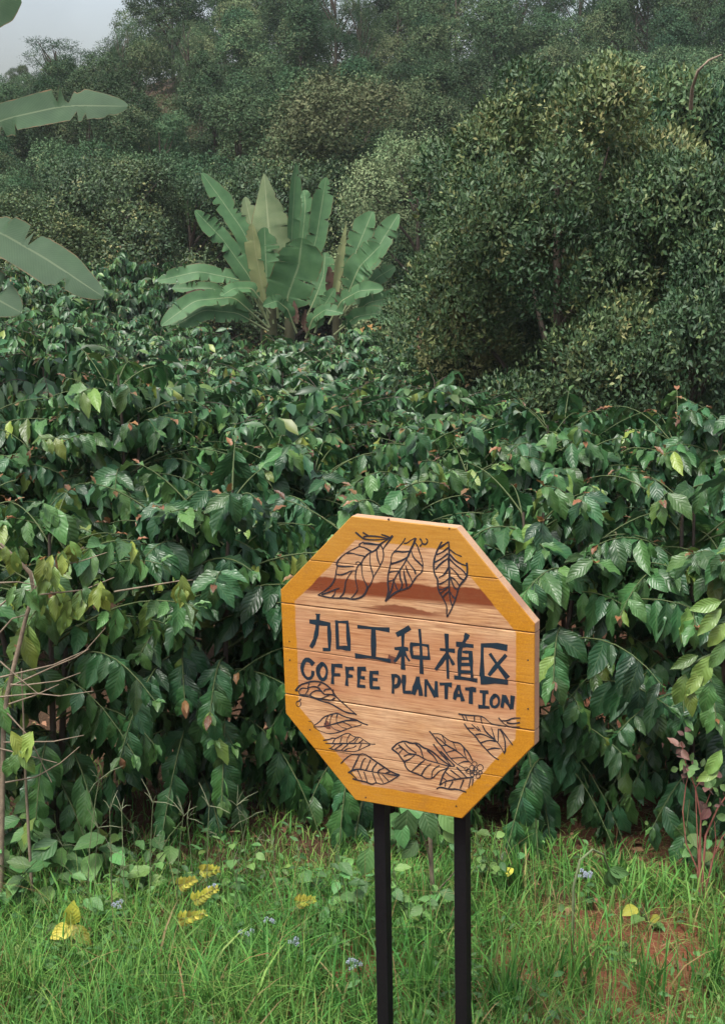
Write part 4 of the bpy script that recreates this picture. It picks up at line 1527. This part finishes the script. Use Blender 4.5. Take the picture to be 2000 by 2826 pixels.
XR, YR = (-2.5, 2.5), (4.3, 8.2)
right = lambda x, y: sstep(x / np.maximum(y, 1), .05, .12)
shade = lambda y: 1 - .9 * sstep(y, 6.2, 7.2)
def dens_main(x, y):
    return np.clip((1 - .45 * right(x, y)) * (1 - .92 * bareness(x, y)) * shade(y) * (.95 + .3 * field(x, y, 1)), 0, 1)
def dens_tuft(x, y):
    return np.clip((field(x, y, 5) * 1.6 - .15), 0, 1) * shade(y) * (1 - .8 * bareness(x, y))
def dens_straw(x, y):
    return np.clip(right(x, y) * (.6 + .6 * field(x, y, 6)) + .06, 0, 1) * (1 - .6 * bareness(x, y))
P_ = [blades(72000, 1, XR, YR, (.08, .27), (.003, .0075), .52, .12, dens_main),
      blades(24000, 2, XR, YR, (.16, .38), (.005, .012), .55, .12, dens_tuft, bend=(.2, 1.0)),
      blades(20000, 3, XR, YR, (.12, .32), (.002, .004), .9, .05, dens_straw, straw=.85, bend=(.6, 1.4), flat=.6),
      blades(9000, 4, XR, (4.6, 6.5), (.22, .50), (.0016, .0034), .56, .14, lambda x, y: np.clip(.6 + .5 * field(x, y, 2), 0, 1) * (1 - .5 * bareness(x, y)), straw=.12, bend=(.1, 1.1))]
off, VV, QQ, TT = 0, [], [], []
for v, q, t_ in P_:
    VV.append(v); QQ.append(q + off); TT.append(t_); off += len(v)
gr = link('grass', make_mesh('grass', np.concatenate(VV), np.concatenate(QQ), M['grass'], tint=np.concatenate(TT)))
gr['kind'] = 'stuff'
gr['label'] = 'tangled green grass with dry straws around the sign posts'

# small broad leaves woven through the grass
WEED_T = [leaf_template(W=.46, seg=4, cross=2, fold=.12, curl=.5, wave=.02, pow_=.75, seed=11),
          leaf_template(W=.36, seg=4, cross=2, fold=.18, curl=.3, wave=.02, pow_=.8, seed=12)]
r = np.random.default_rng(31)
n = 15000
x = r.uniform(*XR, n); y = r.uniform(4.3, 7.0, n)
patch = np.clip(.40 + .7 * field(x, y, 9) , 0, 1) * (1 - .75 * sstep(y, 6.0, 6.5)) * (1 - .55 * right(x, y)) * (1 - .8 * bareness(x, y))
k = r.uniform(0, 1, n) < patch
x, y = x[k], y[k]
n = len(x)
P = np.stack([x, y, tz(x, y) + r.uniform(.02, .14, n)], -1)
a = r.uniform(0, 6.28, n)
D = np.stack([np.cos(a), np.sin(a), r.uniform(-.4, .5, n)], -1)
U = np.stack([r.normal(0, .3, n), r.normal(-.25, .3, n), np.ones(n)], -1)
V, Q, T_, L_ = scatter(WEED_T, r.integers(0, 2, n), P, frames(D, U), r.uniform(.022, .06, n), np.clip(.46 + .15 * field(x, y, 4) + r.normal(0, .12, n), .02, .8))
gc = link('ground_cover', make_mesh('ground_cover', V, Q, M['weed'], tint=T_, luv=L_))
gc['kind'] = 'stuff'
gc['label'] = 'small broad weed leaves woven through the grass'

# litter: fallen brown leaves, mostly under the shrubs
n = 1100
x = r.uniform(*XR, n); y = 8.6 - 3.6 * r.uniform(0, 1, n) ** 1.6
P = np.stack([x, y, tz(x, y) + r.uniform(.012, .03, n)], -1)
a = r.uniform(0, 6.28, n)
D = np.stack([np.cos(a), np.sin(a), r.normal(0, .15, n)], -1)
U = np.stack([r.normal(0, .35, n), r.normal(0, .35, n), np.ones(n)], -1)
V, Q, T_, L_ = scatter(WEED_T, r.integers(0, 2, n), P, frames(D, U), r.uniform(.03, .08, n), r.uniform(.90, 1.0, n))
M['litter'] = leaf_material('fallen_leaf', [(0, (.12, .06, .03)), (.9, (.10, .055, .03)), (1, (.22, .13, .07))], rough=.8, spec=.15, transl=.05, veins=0)
lt = link('leaf_litter', make_mesh('leaf_litter', V, Q, M['litter'], tint=T_, luv=L_))
lt['kind'] = 'stuff'
lt['label'] = 'fallen brown leaves on the soil under the coffee shrubs'

# ------------------------------------------------------------------ weeds and small plants
BW_T = [leaf_template(W=.66, seg=6, cross=4, fold=.10, curl=.5, wave=.05, pow_=.72, seed=21),
        leaf_template(W=.56, seg=6, cross=4, fold=.16, curl=.3, wave=.05, pow_=.8, seed=22)]
BW_TINT = [.15, .3, .45, .6, .75, .92, 1.0]
BW = {(i, j): make_mesh('weed_leaf', v, q, M['weed'], tint=np.full(len(v), t_), luv=l)
      for i, (v, q, l) in enumerate(BW_T) for j, t_ in enumerate(BW_TINT)}

def put_leaf(root, origin, p, d, u, s, tint, table=BW, tints=BW_TINT, nvar=2):
    F = frames(np.array([d], float), np.array([u], float))[0]
    o = bpy.data.objects.new('leaf', table[random.randrange(nvar), int(np.argmin(abs(np.array(tints) - tint)))])
    C.objects.link(o)
    o.parent = root
    m = np.eye(4)
    m[:3, :3] = F * s
    m[:3, 3] = np.asarray(p) - origin
    o.matrix_basis = Matrix(m.tolist())
    return o

def weed(name, label, px, py, htop, nleaf, size, tint, tvar=.12, nstem=3, spread=.35, group=None, stem='green_stem', cat='plant'):
    b = ground_hit(px, py)
    b[2] = float(tz(b[0], b[1]))
    root = thing(name, label, cat, b, 0, group)
    r = np.random.default_rng(int(px * 7 + py))
    tl = []
    for k in range(nstem):
        a = r.uniform(0, 6.28)
        L = htop * r.uniform(.7, 1.05)
        s = np.linspace(0, 1, 6)
        P = b + np.stack([math.cos(a) * spread * L * s ** 1.5, math.sin(a) * spread * L * s ** 1.5, L * s - .01], -1) + r.normal(0, .008, (6, 3)) * s[:, None]
        tl.append((P - b, np.linspace(.004, .0018, 6), 4))
        nl = max(2, nleaf // nstem)
        for q in range(nl):
            f = .18 + .82 * (q + r.uniform(0, .6)) / nl
            p = np.array([np.interp(f, s, P[:, i]) for i in range(3)])
            az = q * 2.4 + r.uniform(-.5, .5)
            d = np.array([math.cos(az), math.sin(az), r.uniform(-.55, .35)])
            if r.uniform() < .6:
                d[1] = -abs(d[1])
            put_leaf(root, b, p, d, (r.normal(0, .2), -.55 + r.normal(0, .2), 1), size * r.uniform(.65, 1.2), tint + r.normal(0, tvar))
    link('stem', tubes_mesh('stem', tl, M[stem]), root)
    return root

weed('broadleaf_weed', 'tall broadleaf weed with big soft leaves below the bare twig shrub', 60, 2400, .66, 30, .13, .46, nstem=4, spread=.3)
weed('broadleaf_weed', 'wide low broadleaf weed in front of the dark hedge left of the seeding grass', 220, 2450, .42, 28, .135, .46, nstem=5, spread=.7)
weed('broadleaf_weed', 'small broadleaf weed right of the wide low one', 390, 2480, .34, 18, .10, .5, nstem=4, spread=.6)
weed('broadleaf_weed', 'pale broadleaf weed at the very left edge of the grass', 20, 2540, .36, 20, .11, .55, nstem=4, spread=.7)
weed('broadleaf_weed', 'leafy weed growing just left of the left black post', 960, 2560, .30, 24, .075, .5, nstem=5, spread=.5)
weed('broadleaf_weed', 'leafy weed growing between the two black posts', 1140, 2610, .34, 24, .075, .5, nstem=4, spread=.4)
weed('broadleaf_weed', 'small leafy weed at the foot of the thin sapling', 1230, 2560, .28, 14, .07, .42, nstem=3, spread=.4)
weed('broadleaf_weed', 'low round leaved weed on the bare red soil', 1690, 2650, .08, 9, .06, .55, nstem=4, spread=1.2)
weed('broadleaf_weed', 'yellowish round leaved weed right of the bare soil', 1800, 2560, .14, 10, .08, .74, nstem=4, spread=.9)
weed('broadleaf_weed', 'leafy green weed under the red stemmed weed', 1930, 2420, .32, 18, .075, .5, nstem=4, spread=.5)
weed('broadleaf_weed', 'low weed beside the foot of the right black post', 1420, 2740, .12, 12, .07, .55, nstem=4, spread=1.0)
weed('broadleaf_weed', 'feathery leafed weed right of the right black post under the hedge', 1370, 2470, .28, 20, .07, .55, nstem=5, spread=.5)
weed('broadleaf_weed', 'dark leafed weed at the hedge foot behind the left black post', 1090, 2380, .42, 14, .13, .25, nstem=3, spread=.35)
for q, (px, py, hh, n_, s_, t_) in enumerate([(120, 2520, .32, 18, .105, .5), (300, 2570, .28, 16, .085, .5), (460, 2610, .14, 12, .06, .48), (60, 2680, .18, 16, .075, .52), (640, 2500, .26, 16, .07, .5), (880, 2480, .26, 16, .07, .5),
                                              (760, 2680, .15, 14, .06, .52), (900, 2640, .2, 16, .065, .55), (340, 2720, .14, 12, .06, .5), (560, 2750, .13, 12, .055, .5), (150, 2800, .14, 12, .06, .55), (30, 2450, .45, 22, .11, .5), (330, 2390, .2, 12, .09, .42), (120, 2380, .26, 14, .1, .42)]):
    weed('broadleaf_weed', ['broadleaf weed just above the three yellow leaves', 'broadleaf weed right of the three yellow leaves', 'broadleaf weed just left of the yellow withered fronds', 'broadleaf weed at the left edge below the three yellow leaves', 'broadleaf weed behind the yellow withered fronds under the hedge', 'broadleaf weed under the hedge just left of the left black post', 'broadleaf weed low in the grass midway to the left black post', 'broadleaf weed beside the pale blue flowers at the left black post', 'broadleaf weed low in the grass below the three yellow leaves', 'broadleaf weed at the bottom below the yellow withered fronds', 'broadleaf weed in the bottom left corner', 'tall broadleaf weed at the foot of the brown twig stem', 'broadleaf weed under the seeding grass left of its middle', 'broadleaf weed between the brown twig stem and the seeding grass'][q], px, py, hh, n_, s_, t_, nstem=4, spread=.7, group='low broadleaf weeds among the grass')
yl = weed('yellow_leaf_plant', 'plant with three broad yellow leaves in the grass at lower left', 205, 2660, .16, 0, .1, .92, nstem=1)
b = np.array(yl.location)
for d, s in [((-.75, -.5, -.35), .11), ((.05, -.3, 1), .12), ((.75, -.5, -.65), .12)]:
    put_leaf(yl, b, b + np.array([0, 0, .16]), d, (0, -1, .5), s * .95, .92)

# yellow withered fern fronds
for px, py, rot, lab in [(525, 2515, .5, 'small yellow withered frond in the grass nearest the hedge'), (575, 2555, .6, 'longest yellow withered frond in the grass'),
                         (540, 2610, .35, 'pale dry frond lying below the longest yellow one'), (845, 2560, .3, 'yellow withered frond lying left of the left black post'),
                         (585, 2465, .1, 'tiny yellow frond just under the seeding grass')]:
    b = ground_hit(px, py + 25)
    b[2] = float(tz(b[0], b[1]))
    root = thing('withered_frond', lab, 'frond', b, 0, 'yellow withered fronds in the grass')
    L = .13 if 'longest' in lab else .085
    d = np.array([math.cos(rot), -.2, math.sin(rot)])
    p0 = b + np.array([-L * .5 * d[0], -.05, .17])
    link('stem', tubes_mesh('stem', [(np.array([b, b + (p0 - b) * .6, p0, p0 + d * L]) - b, np.array([.002, .002, .0016, .0008]), 4)], M['straw']), root)
    for q in range(9):
        f = q / 9
        for sg in (-1, 1):
            dd = d * .6 + np.array([-d[2], 0, d[0]]) * sg * .8 + np.random.default_rng(q + int(px)).normal(0, .15, 3)
            put_leaf(root, b, p0 + d * L * f, dd, (0, -1, .5), .042 * (1 - .6 * f), .92)

# ageratum flowers
def dome(seed):
    r = np.random.default_rng(seed)
    n = 70
    D = norm(r.normal(0, 1, (n, 3)) + np.array([0, 0, .5]))
    V, Q, T_, L_ = scatter([diamond(.35, 0)], np.zeros(n, int), D * .25, frames(D, norm(r.normal(0, 1, (n, 3)))), np.full(n, .75), np.full(n, .5))
    return make_mesh('flower_head', V, Q, M['flower'])
DOME = [dome(1), dome(2)]
for px, py, nh, lab in [(965, 2665, 8, 'pale blue flower cluster left of the left black post near the bottom'), (1615, 2415, 9, 'pale blue flower cluster under the bent grass stalk'),
                        (672, 2572, 4, 'pale blue flower cluster in the middle of the grass'), (730, 2545, 4, 'small white blue flower cluster between the yellow fronds'),
                        (585, 2445, 3, 'tiny white flower cluster above the yellow fronds'), (815, 2600, 4, 'faint blue flower cluster below the right yellow frond'),
                        (320, 2500, 4, 'faint white flower cluster right of the yellow leaved plant'), (60, 2255, 3, 'white flower cluster on the tall weed at the left edge')]:
    b = ground_hit(px, py + 90)
    b[2] = float(tz(b[0], b[1]))
    tgt = at(px, py, b[1] - .03)
    root = thing('ageratum_flower', lab, 'flower', b, 0, 'pale blue flowers in the grass')
    r = np.random.default_rng(int(px))
    tl = [(np.array([b, (b + tgt) / 2 + np.array([.01, 0, 0]), tgt]) - b, np.array([.0025, .002, .0015]), 4)]
    for q in range(nh):
        c = tgt + np.array([r.normal(0, .016), r.normal(0, .012), r.normal(0, .010)])
        tl.append((np.array([tgt - np.array([0, 0, .02]), c]) - b, np.array([.001, .0008]), 3))
        o = link('flower_head', DOME[q % 2], root)
        o.location = c - b
        o.scale = (r.uniform(.009, .013),) * 3
    link('stem', tubes_mesh('stem', tl, M['green_stem']), root)
    for q in range(4):
        put_leaf(root, b, b + (tgt - b) * (.25 + .15 * q), (math.cos(q * 2.4), -.6, .2), (0, -.4, 1), .05, .45)

# seeding grass: thin stalks, spikes spread like fingers
CRAB = []
for v in range(4):
    r = np.random.default_rng(900 + v)
    s = np.linspace(0, 1, 7)
    bend = r.uniform(-.12, .12)
    st = np.stack([bend * s ** 2, r.normal(0, .03) * s ** 2, s], -1)
    tl = [(st, np.linspace(.0052, .0034, 7), 3)]
    sp = []
    for q in range(r.integers(4, 7)):
        a = r.uniform(0, 6.28)
        el = r.uniform(-.1, 1.2)
        d = np.array([math.cos(a) * math.cos(el), .5 * math.sin(a) * math.cos(el), math.sin(el)])
        L = r.uniform(.14, .30)
        o_ = st[-1] - np.array([0, 0, r.uniform(0, .04)])
        sp.append((np.array([o_, o_ + d * L * .5, o_ + d * L + np.array([0, 0, -.03])]), np.array([.0036, .0036, .002]), 3))
    CRAB.append((tubes_mesh('stalk', tl, M['greygreen'] if 'greygreen' in M else M['green_stem']), tubes_mesh('seed_spikes', sp, M['spike'])))
r = np.random.default_rng(77)
heads = [(230, 2160), (335, 2240), (405, 2205), (680, 2215), (530, 2270), (610, 2300), (300, 2345), (450, 2330), (380, 2290), (700, 2320), (565, 2215), (480, 2380), (650, 2385), (760, 2330),
         (250, 2280), (350, 2400), (590, 2390), (820, 2350), (160, 2330), (420, 2420), (545, 2420), (740, 2410), (300, 2240), (480, 2240), (640, 2260)]
for k, (px, py) in enumerate(heads):
    Y = 5.85 + .35 * r.uniform()
    h_ = at(px, py, Y)
    gz = float(tz(h_[0], Y))
    root = thing('seeding_grass', 'thin grass stalk with spread seed spikes before the dark hedge', 'grass stalk', (h_[0], Y, gz), r.uniform(0, 6.28), 'seeding grass stalks', (h_[2] - gz,) * 3)
    a, c_ = CRAB[k % 4]
    link('stalk', a, root)
    link('seed_spikes', c_, root)

# tall coarse grass clumps right of the posts
def clump(name, label, px, py, n, h, seed, tint=.45, group=None):
    b = ground_hit(px, py)
    b[2] = float(tz(b[0], b[1]))
    root = thing(name, label, 'grass clump', b, 0, group)
    v, q, t_ = blades(n, seed, (b[0] - .05, b[0] + .05), (b[1] - .05, b[1] + .05), h, (.006, .011), tint, .10, lambda x, y: np.ones_like(x), straw=.06, bend=(.05, .55))
    link('blades', make_mesh('blades', v - b, q, M['grass'], tint=t_), root)['kind'] = 'stuff'
clump('coarse_grass', 'coarse upright grass clump close beside the right black post', 1385, 2800, 40, (.22, .42), 41, .5)
clump('coarse_grass', 'coarse grass clump between the right black post and the bare soil', 1510, 2760, 34, (.25, .46), 42, .42)
clump('coarse_grass', 'tall coarse grass clump in the middle of the bare soil', 1600, 2780, 34, (.28, .52), 43, .42)
clump('coarse_grass', 'tall coarse grass clump right of the bare soil', 1790, 2790, 34, (.25, .50), 44, .45)
clump('coarse_grass', 'coarse grass clump at the right edge of the bare soil', 1960, 2760, 34, (.2, .42), 45, .48)
clump('coarse_grass', 'bright grass clump at the foot of the hedge right of the posts', 1420, 2480, 60, (.18, .40), 46, .5)
clump('coarse_grass', 'coarse grass clump in front of the sapling between the posts', 1160, 2800, 46, (.18, .34), 47, .5)
clump('coarse_grass', 'bright grass clump in the bottom left corner', 80, 2790, 60, (.18, .34), 48, .52)
clump('coarse_grass', 'coarse grass clump under the hedge beside the pale blue flowers', 1700, 2440, 40, (.16, .34), 49, .42)

s = np.array([at(1585, 2800, 5.6), at(1580, 2600, 5.6), at(1582, 2450, 5.6), at(1600, 2375, 5.6), at(1635, 2345, 5.62), at(1665, 2360, 5.65), at(1680, 2400, 5.7)])
root = thing('bent_grass_stalk', 'single tall grass stalk bent over like a hook right of the posts', 'grass stalk', s[0])
root.location.z = float(tz(s[0][0], 5.6))
link('stalk', tubes_mesh('stalk', [(s - np.array(root.location), np.linspace(.007, .004, 7), 5)], M['greygreen']), root)
v, q, l = COF_T[2]
for d in ((.5, 0, -.9), (.9, 0, -.3), (.2, 0, -1)):
    put_leaf(root, np.array(root.location), s[-1], d, (0, -1, .3), .09, .45)

# thin sapling between the posts
sp_ = np.array([at(1180, 2190, 5.95), at(1185, 2270, 5.95), at(1190, 2400, 5.95), at(1200, 2550, 5.92), at(1213, 2640, 5.9)])
gb = sp_[-1].copy()
gb[2] = float(tz(gb[0], gb[1]))
sp_ = np.vstack([sp_, gb - np.array([0, 0, .02])])
root = thing('sapling', 'thin pale stemmed sapling standing between the two black posts', 'sapling', gb)
link('stem', tubes_mesh('stem', [(sp_[::-1] - gb, np.linspace(.013, .008, 6), 7),
                                 (np.array([at(1205, 2460, 5.94), at(1240, 2425, 5.9), at(1262, 2395, 5.85)]) - gb, np.array([.004, .003, .002]), 4),
                                 (np.array([at(1190, 2400, 5.95), at(1175, 2330, 5.9), at(1160, 2290, 5.85)]) - gb, np.array([.004, .003, .002]), 4)], M['twig']), root)
for px, py, d, s_, t_ in [(1125, 2235, (-.1, -.2, -1), .15, .3), (1105, 2265, (.1, -.3, -1), .12, .35), (1170, 2240, (.3, -.4, -.8), .12, .45), (1215, 2230, (.5, -.3, -.6), .14, .62), (1225, 2280, (.6, -.2, -.7), .10, .6), (1235, 2320, (.8, -.3, -.3), .11, .5), (1150, 2320, (-.5, -.3, -.6), .10, .4), (1020, 2340, (-.2, -.2, -1), .13, .3)]:
    put_leaf(root, gb, at(px, py, 5.88), d, (0, -1, .35), s_, t_)

# bare twig shrub at the left edge
def tw(pts, Y, dy=.0):
    return np.array([at(x / 2.03, 1500 + y / 2.03, Y + dy * i) for i, (x, y) in enumerate(pts)])
TY = 6.1
gb = at(-10, 2340, TY)
gb[2] = float(tz(gb[0], TY))
root = thing('twig_shrub', 'half bare shrub with a brown stem and thin dry twigs at the left edge', 'shrub', gb)
main = np.vstack([gb[None] - np.array([[0, 0, .03]]), tw([(20, 1050), (40, 850), (90, 640), (150, 400), (190, 270), (170, 170), (90, 80), (0, 0)], TY)])
link('stem', tubes_mesh('stem', [(main - gb, np.linspace(.012, .006, len(main)), 7)], M['twig']), root)
g2 = tw([(165, 1640)], TY)[0]; g2[2] = float(tz(g2[0], TY))
link('stem', tubes_mesh('stem', [(np.vstack([g2[None], tw([(150, 1450), (140, 1250), (130, 950), (120, 700)], TY)]) - gb, np.linspace(.008, .003, 5), 5)], M['twig']), root)
for k, pts in enumerate([[(0, 750), (300, 680), (480, 600), (590, 475)], [(60, 800), (300, 690), (420, 640), (500, 590)], [(60, 790), (130, 795), (330, 770), (450, 725)],
            [(0, 860), (200, 840), (330, 855), (520, 828)], [(50, 900), (200, 850), (330, 790)], [(30, 1340), (200, 1310), (340, 1230), (445, 1140)],
            [(0, 1150), (200, 1200), (320, 1230)], [(20, 1115), (300, 1110), (470, 1075)], [(0, 20), (100, 90), (180, 160), (200, 280)],
            [(150, 300), (250, 190), (320, 110), (470, 20)], [(250, 190), (300, 130), (450, 100), (600, 50)], [(190, 290), (330, 275), (470, 260), (640, 190)],
            [(0, 220), (100, 215), (190, 230)], [(0, 92), (90, 95), (160, 150)], [(0, 660), (90, 740), (210, 840)], [(0, 350), (80, 280), (170, 260)], [(40, 950), (160, 1080), (290, 1340)], [(0, 500), (70, 420), (150, 400)],
            [(640, 270), (850, 235), (1000, 210), (1080, 205)]]):
    P = tw(pts, TY - .02, -.02)
    link('twig', tubes_mesh('twig', [(P - gb, np.linspace(.0042, .0018, len(P)), 5)], M['twig']), root)
r = np.random.default_rng(5)
for cx, cy, n_, s_, t_ in [(250, 110, 7, .10, .78), (130, 260, 6, .10, .60), (470, 270, 9, .10, .72), (400, 330, 6, .10, .66), (560, 230, 6, .09, .76), (330, 60, 5, .09, .8), (180, 1080, 3, .15, .78), (60, 1190, 3, .12, .62), (1020, 230, 6, .10, .74), (90, 20, 5, .09, .75), (380, 20, 5, .09, .72)]:
    for q in range(n_):
        p = tw([(cx + r.normal(0, 45), cy + r.normal(0, 22))], TY - .06 - r.uniform(0, .05))[0]
        put_leaf(root, gb, p, (r.normal(0, .45), r.normal(-.2, .2), -1), (r.normal(0, .3), -1, .35), s_ * r.uniform(.8, 1.25), t_ + r.normal(0, .06), COF_MESH, TINTS, 3)

# red stemmed weed at the right edge
RY = 6.1
def rw(pts, Y=RY):
    return np.array([at(1400 + x / 2.295, 1500 + y / 2.295, Y) for x, y in pts])
gb = rw([(1230, 2170)])[0]
gb[2] = float(tz(gb[0], RY))
root = thing('red_stem_weed', 'withering weed with red stems and small purplish leaves at the right edge', 'plant', gb)
for pts, rr in [([(1215, 1950), (1225, 1740), (1190, 1550), (1130, 1400), (1100, 1260)], .005), ([(1255, 1850), (1330, 1680), (1400, 1580)], .006), ([(1200, 2060), (1130, 1900), (1110, 1700), (1130, 1530), (1150, 1440)], .004),
                ([(1290, 2060), (1320, 1900), (1310, 1760)], .004), ([(1225, 1740), (1270, 1620), (1300, 1540)], .003), ([(1190, 1550), (1240, 1480), (1290, 1450)], .003), ([(1300, 2000), (1360, 1860), (1420, 1800)], .004)]:
    P = np.vstack([gb[None] - np.array([[0, 0, .02]]), rw(pts)])
    link('stem', tubes_mesh('stem', [(P - gb, np.linspace(rr, rr * .5, len(P)), 5)], M['red_stem']), root)
for q in range(64):
    cx, cy = [(1100, 1260), (1130, 1400), (1290, 1460), (1330, 1540), (1150, 1480), (1380, 1560), (1300, 1700)][q % 7]
    p = rw([(cx + r.normal(0, 45), cy + r.normal(0, 38))], RY + r.normal(0, .04))[0]
    put_leaf(root, gb, p, r.normal(0, .7, 3) + np.array([0, -.1, -.1]), (r.normal(0, .4), -.8, .7), .048 * r.uniform(.6, 1.4), 1.0 if r.uniform() < .6 else .55)

# bright leafy branch reaching in from the right
gb = at(2130, 2400, 6.1)
gb[2] = float(tz(gb[0], 6.1))
root = thing('leafy_branch', 'bright yellow green leafy branch reaching in from the right edge', 'branch', gb)
st = np.array([gb, at(2120, 2100, 6.1), at(2080, 1850, 6.1), at(2010, 1790, 6.05), at(1940, 1815, 6.0), at(1880, 1850, 5.95)])
st2 = np.array([at(2100, 1900, 6.1), at(2060, 1700, 6.1), at(2000, 1655, 6.05), at(1955, 1680, 6.0)])
link('stem', tubes_mesh('stem', [(st - gb, np.linspace(.012, .003, 6), 6), (st2 - gb, np.linspace(.006, .002, 4), 5)], M['green_stem']), root)
for px, py, d, s_, t_ in [(1990, 1660, (-.9, -.2, -.2), .12, .68), (1990, 1680, (-.8, -.3, -.7), .13, .70), (2000, 1720, (-.6, -.3, -.8), .11, .66), (1960, 1810, (-.5, -.3, -.9), .15, .74), (1925, 1810, (-.9, -.2, -.3), .11, .72),
                          (1940, 1850, (-.7, -.3, -.8), .12, .66), (1890, 1860, (-.3, -.3, -1), .13, .70), (1960, 1880, (-.2, -.3, -1), .13, .62), (1900, 1890, (.05, -.3, -1), .12, .82), (2000, 1770, (-.4, -.3, -.7), .12, .6), (1990, 2070, (-.5, -.3, -.8), .12, .7), (1985, 2120, (-.8, -.3, -.4), .10, .66)]:
    put_leaf(root, gb, at(px, py, 5.98), d, (0, -1, .4), s_ * 1.15, t_, COF_MESH, TINTS, 3)

# weathered red stake by the banana clump
gb = at(1161, 940, 27)
gb[2] = float(tz(gb[0], 27))
hz_ = at(1161, 850, 27)[2] - gb[2]
V = [(-.055, -.04, -.1), (.055, -.04, -.1), (.055, .04, -.1), (-.055, .04, -.1), (-.06, -.035, hz_ * .96), (.05, -.04, hz_), (.045, .04, hz_ * .98), (-.06, .035, hz_ * .94)]
me = bpy.data.meshes.new('wooden_stake')
me.from_pydata(V, [], [(0, 1, 5, 4), (1, 2, 6, 5), (2, 3, 7, 6), (3, 0, 4, 7), (4, 5, 6, 7), (3, 2, 1, 0)])
me.materials.append(M['redwood'])
o = link('wooden_stake', me)
o.location = gb
o['label'] = 'weathered reddish wooden stake between the banana clump and the big tree'
o['category'] = 'stake'

# ------------------------------------------------------------------ haze
hm, t = mat('haze')
pv = N(t, 'ShaderNodeVolumePrincipled')
pv.inputs['Color'].default_value = (.80, .86, .88, 1)
pv.inputs['Density'].default_value = HAZE_DENSITY
ho = N(t, 'ShaderNodeOutputMaterial')
t.links.new(pv.outputs[0], ho.inputs['Volume'])
x0, x1, y0, y1, z0, z1 = -520, 520, -80, 640, -5.0, 24
V = [(x, y, z) for z in (z0, z1) for y in (y0, y1) for x in (x0, x1)]
me = bpy.data.meshes.new('haze')
me.from_pydata(V, [], [(0, 2, 3, 1), (4, 5, 7, 6), (0, 1, 5, 4), (2, 6, 7, 3), (0, 4, 6, 2), (1, 3, 7, 5)])
me.materials.append(hm)
o = link('haze', me)
o['kind'] = 'stuff'
o['label'] = 'thin pale haze in the valley air'
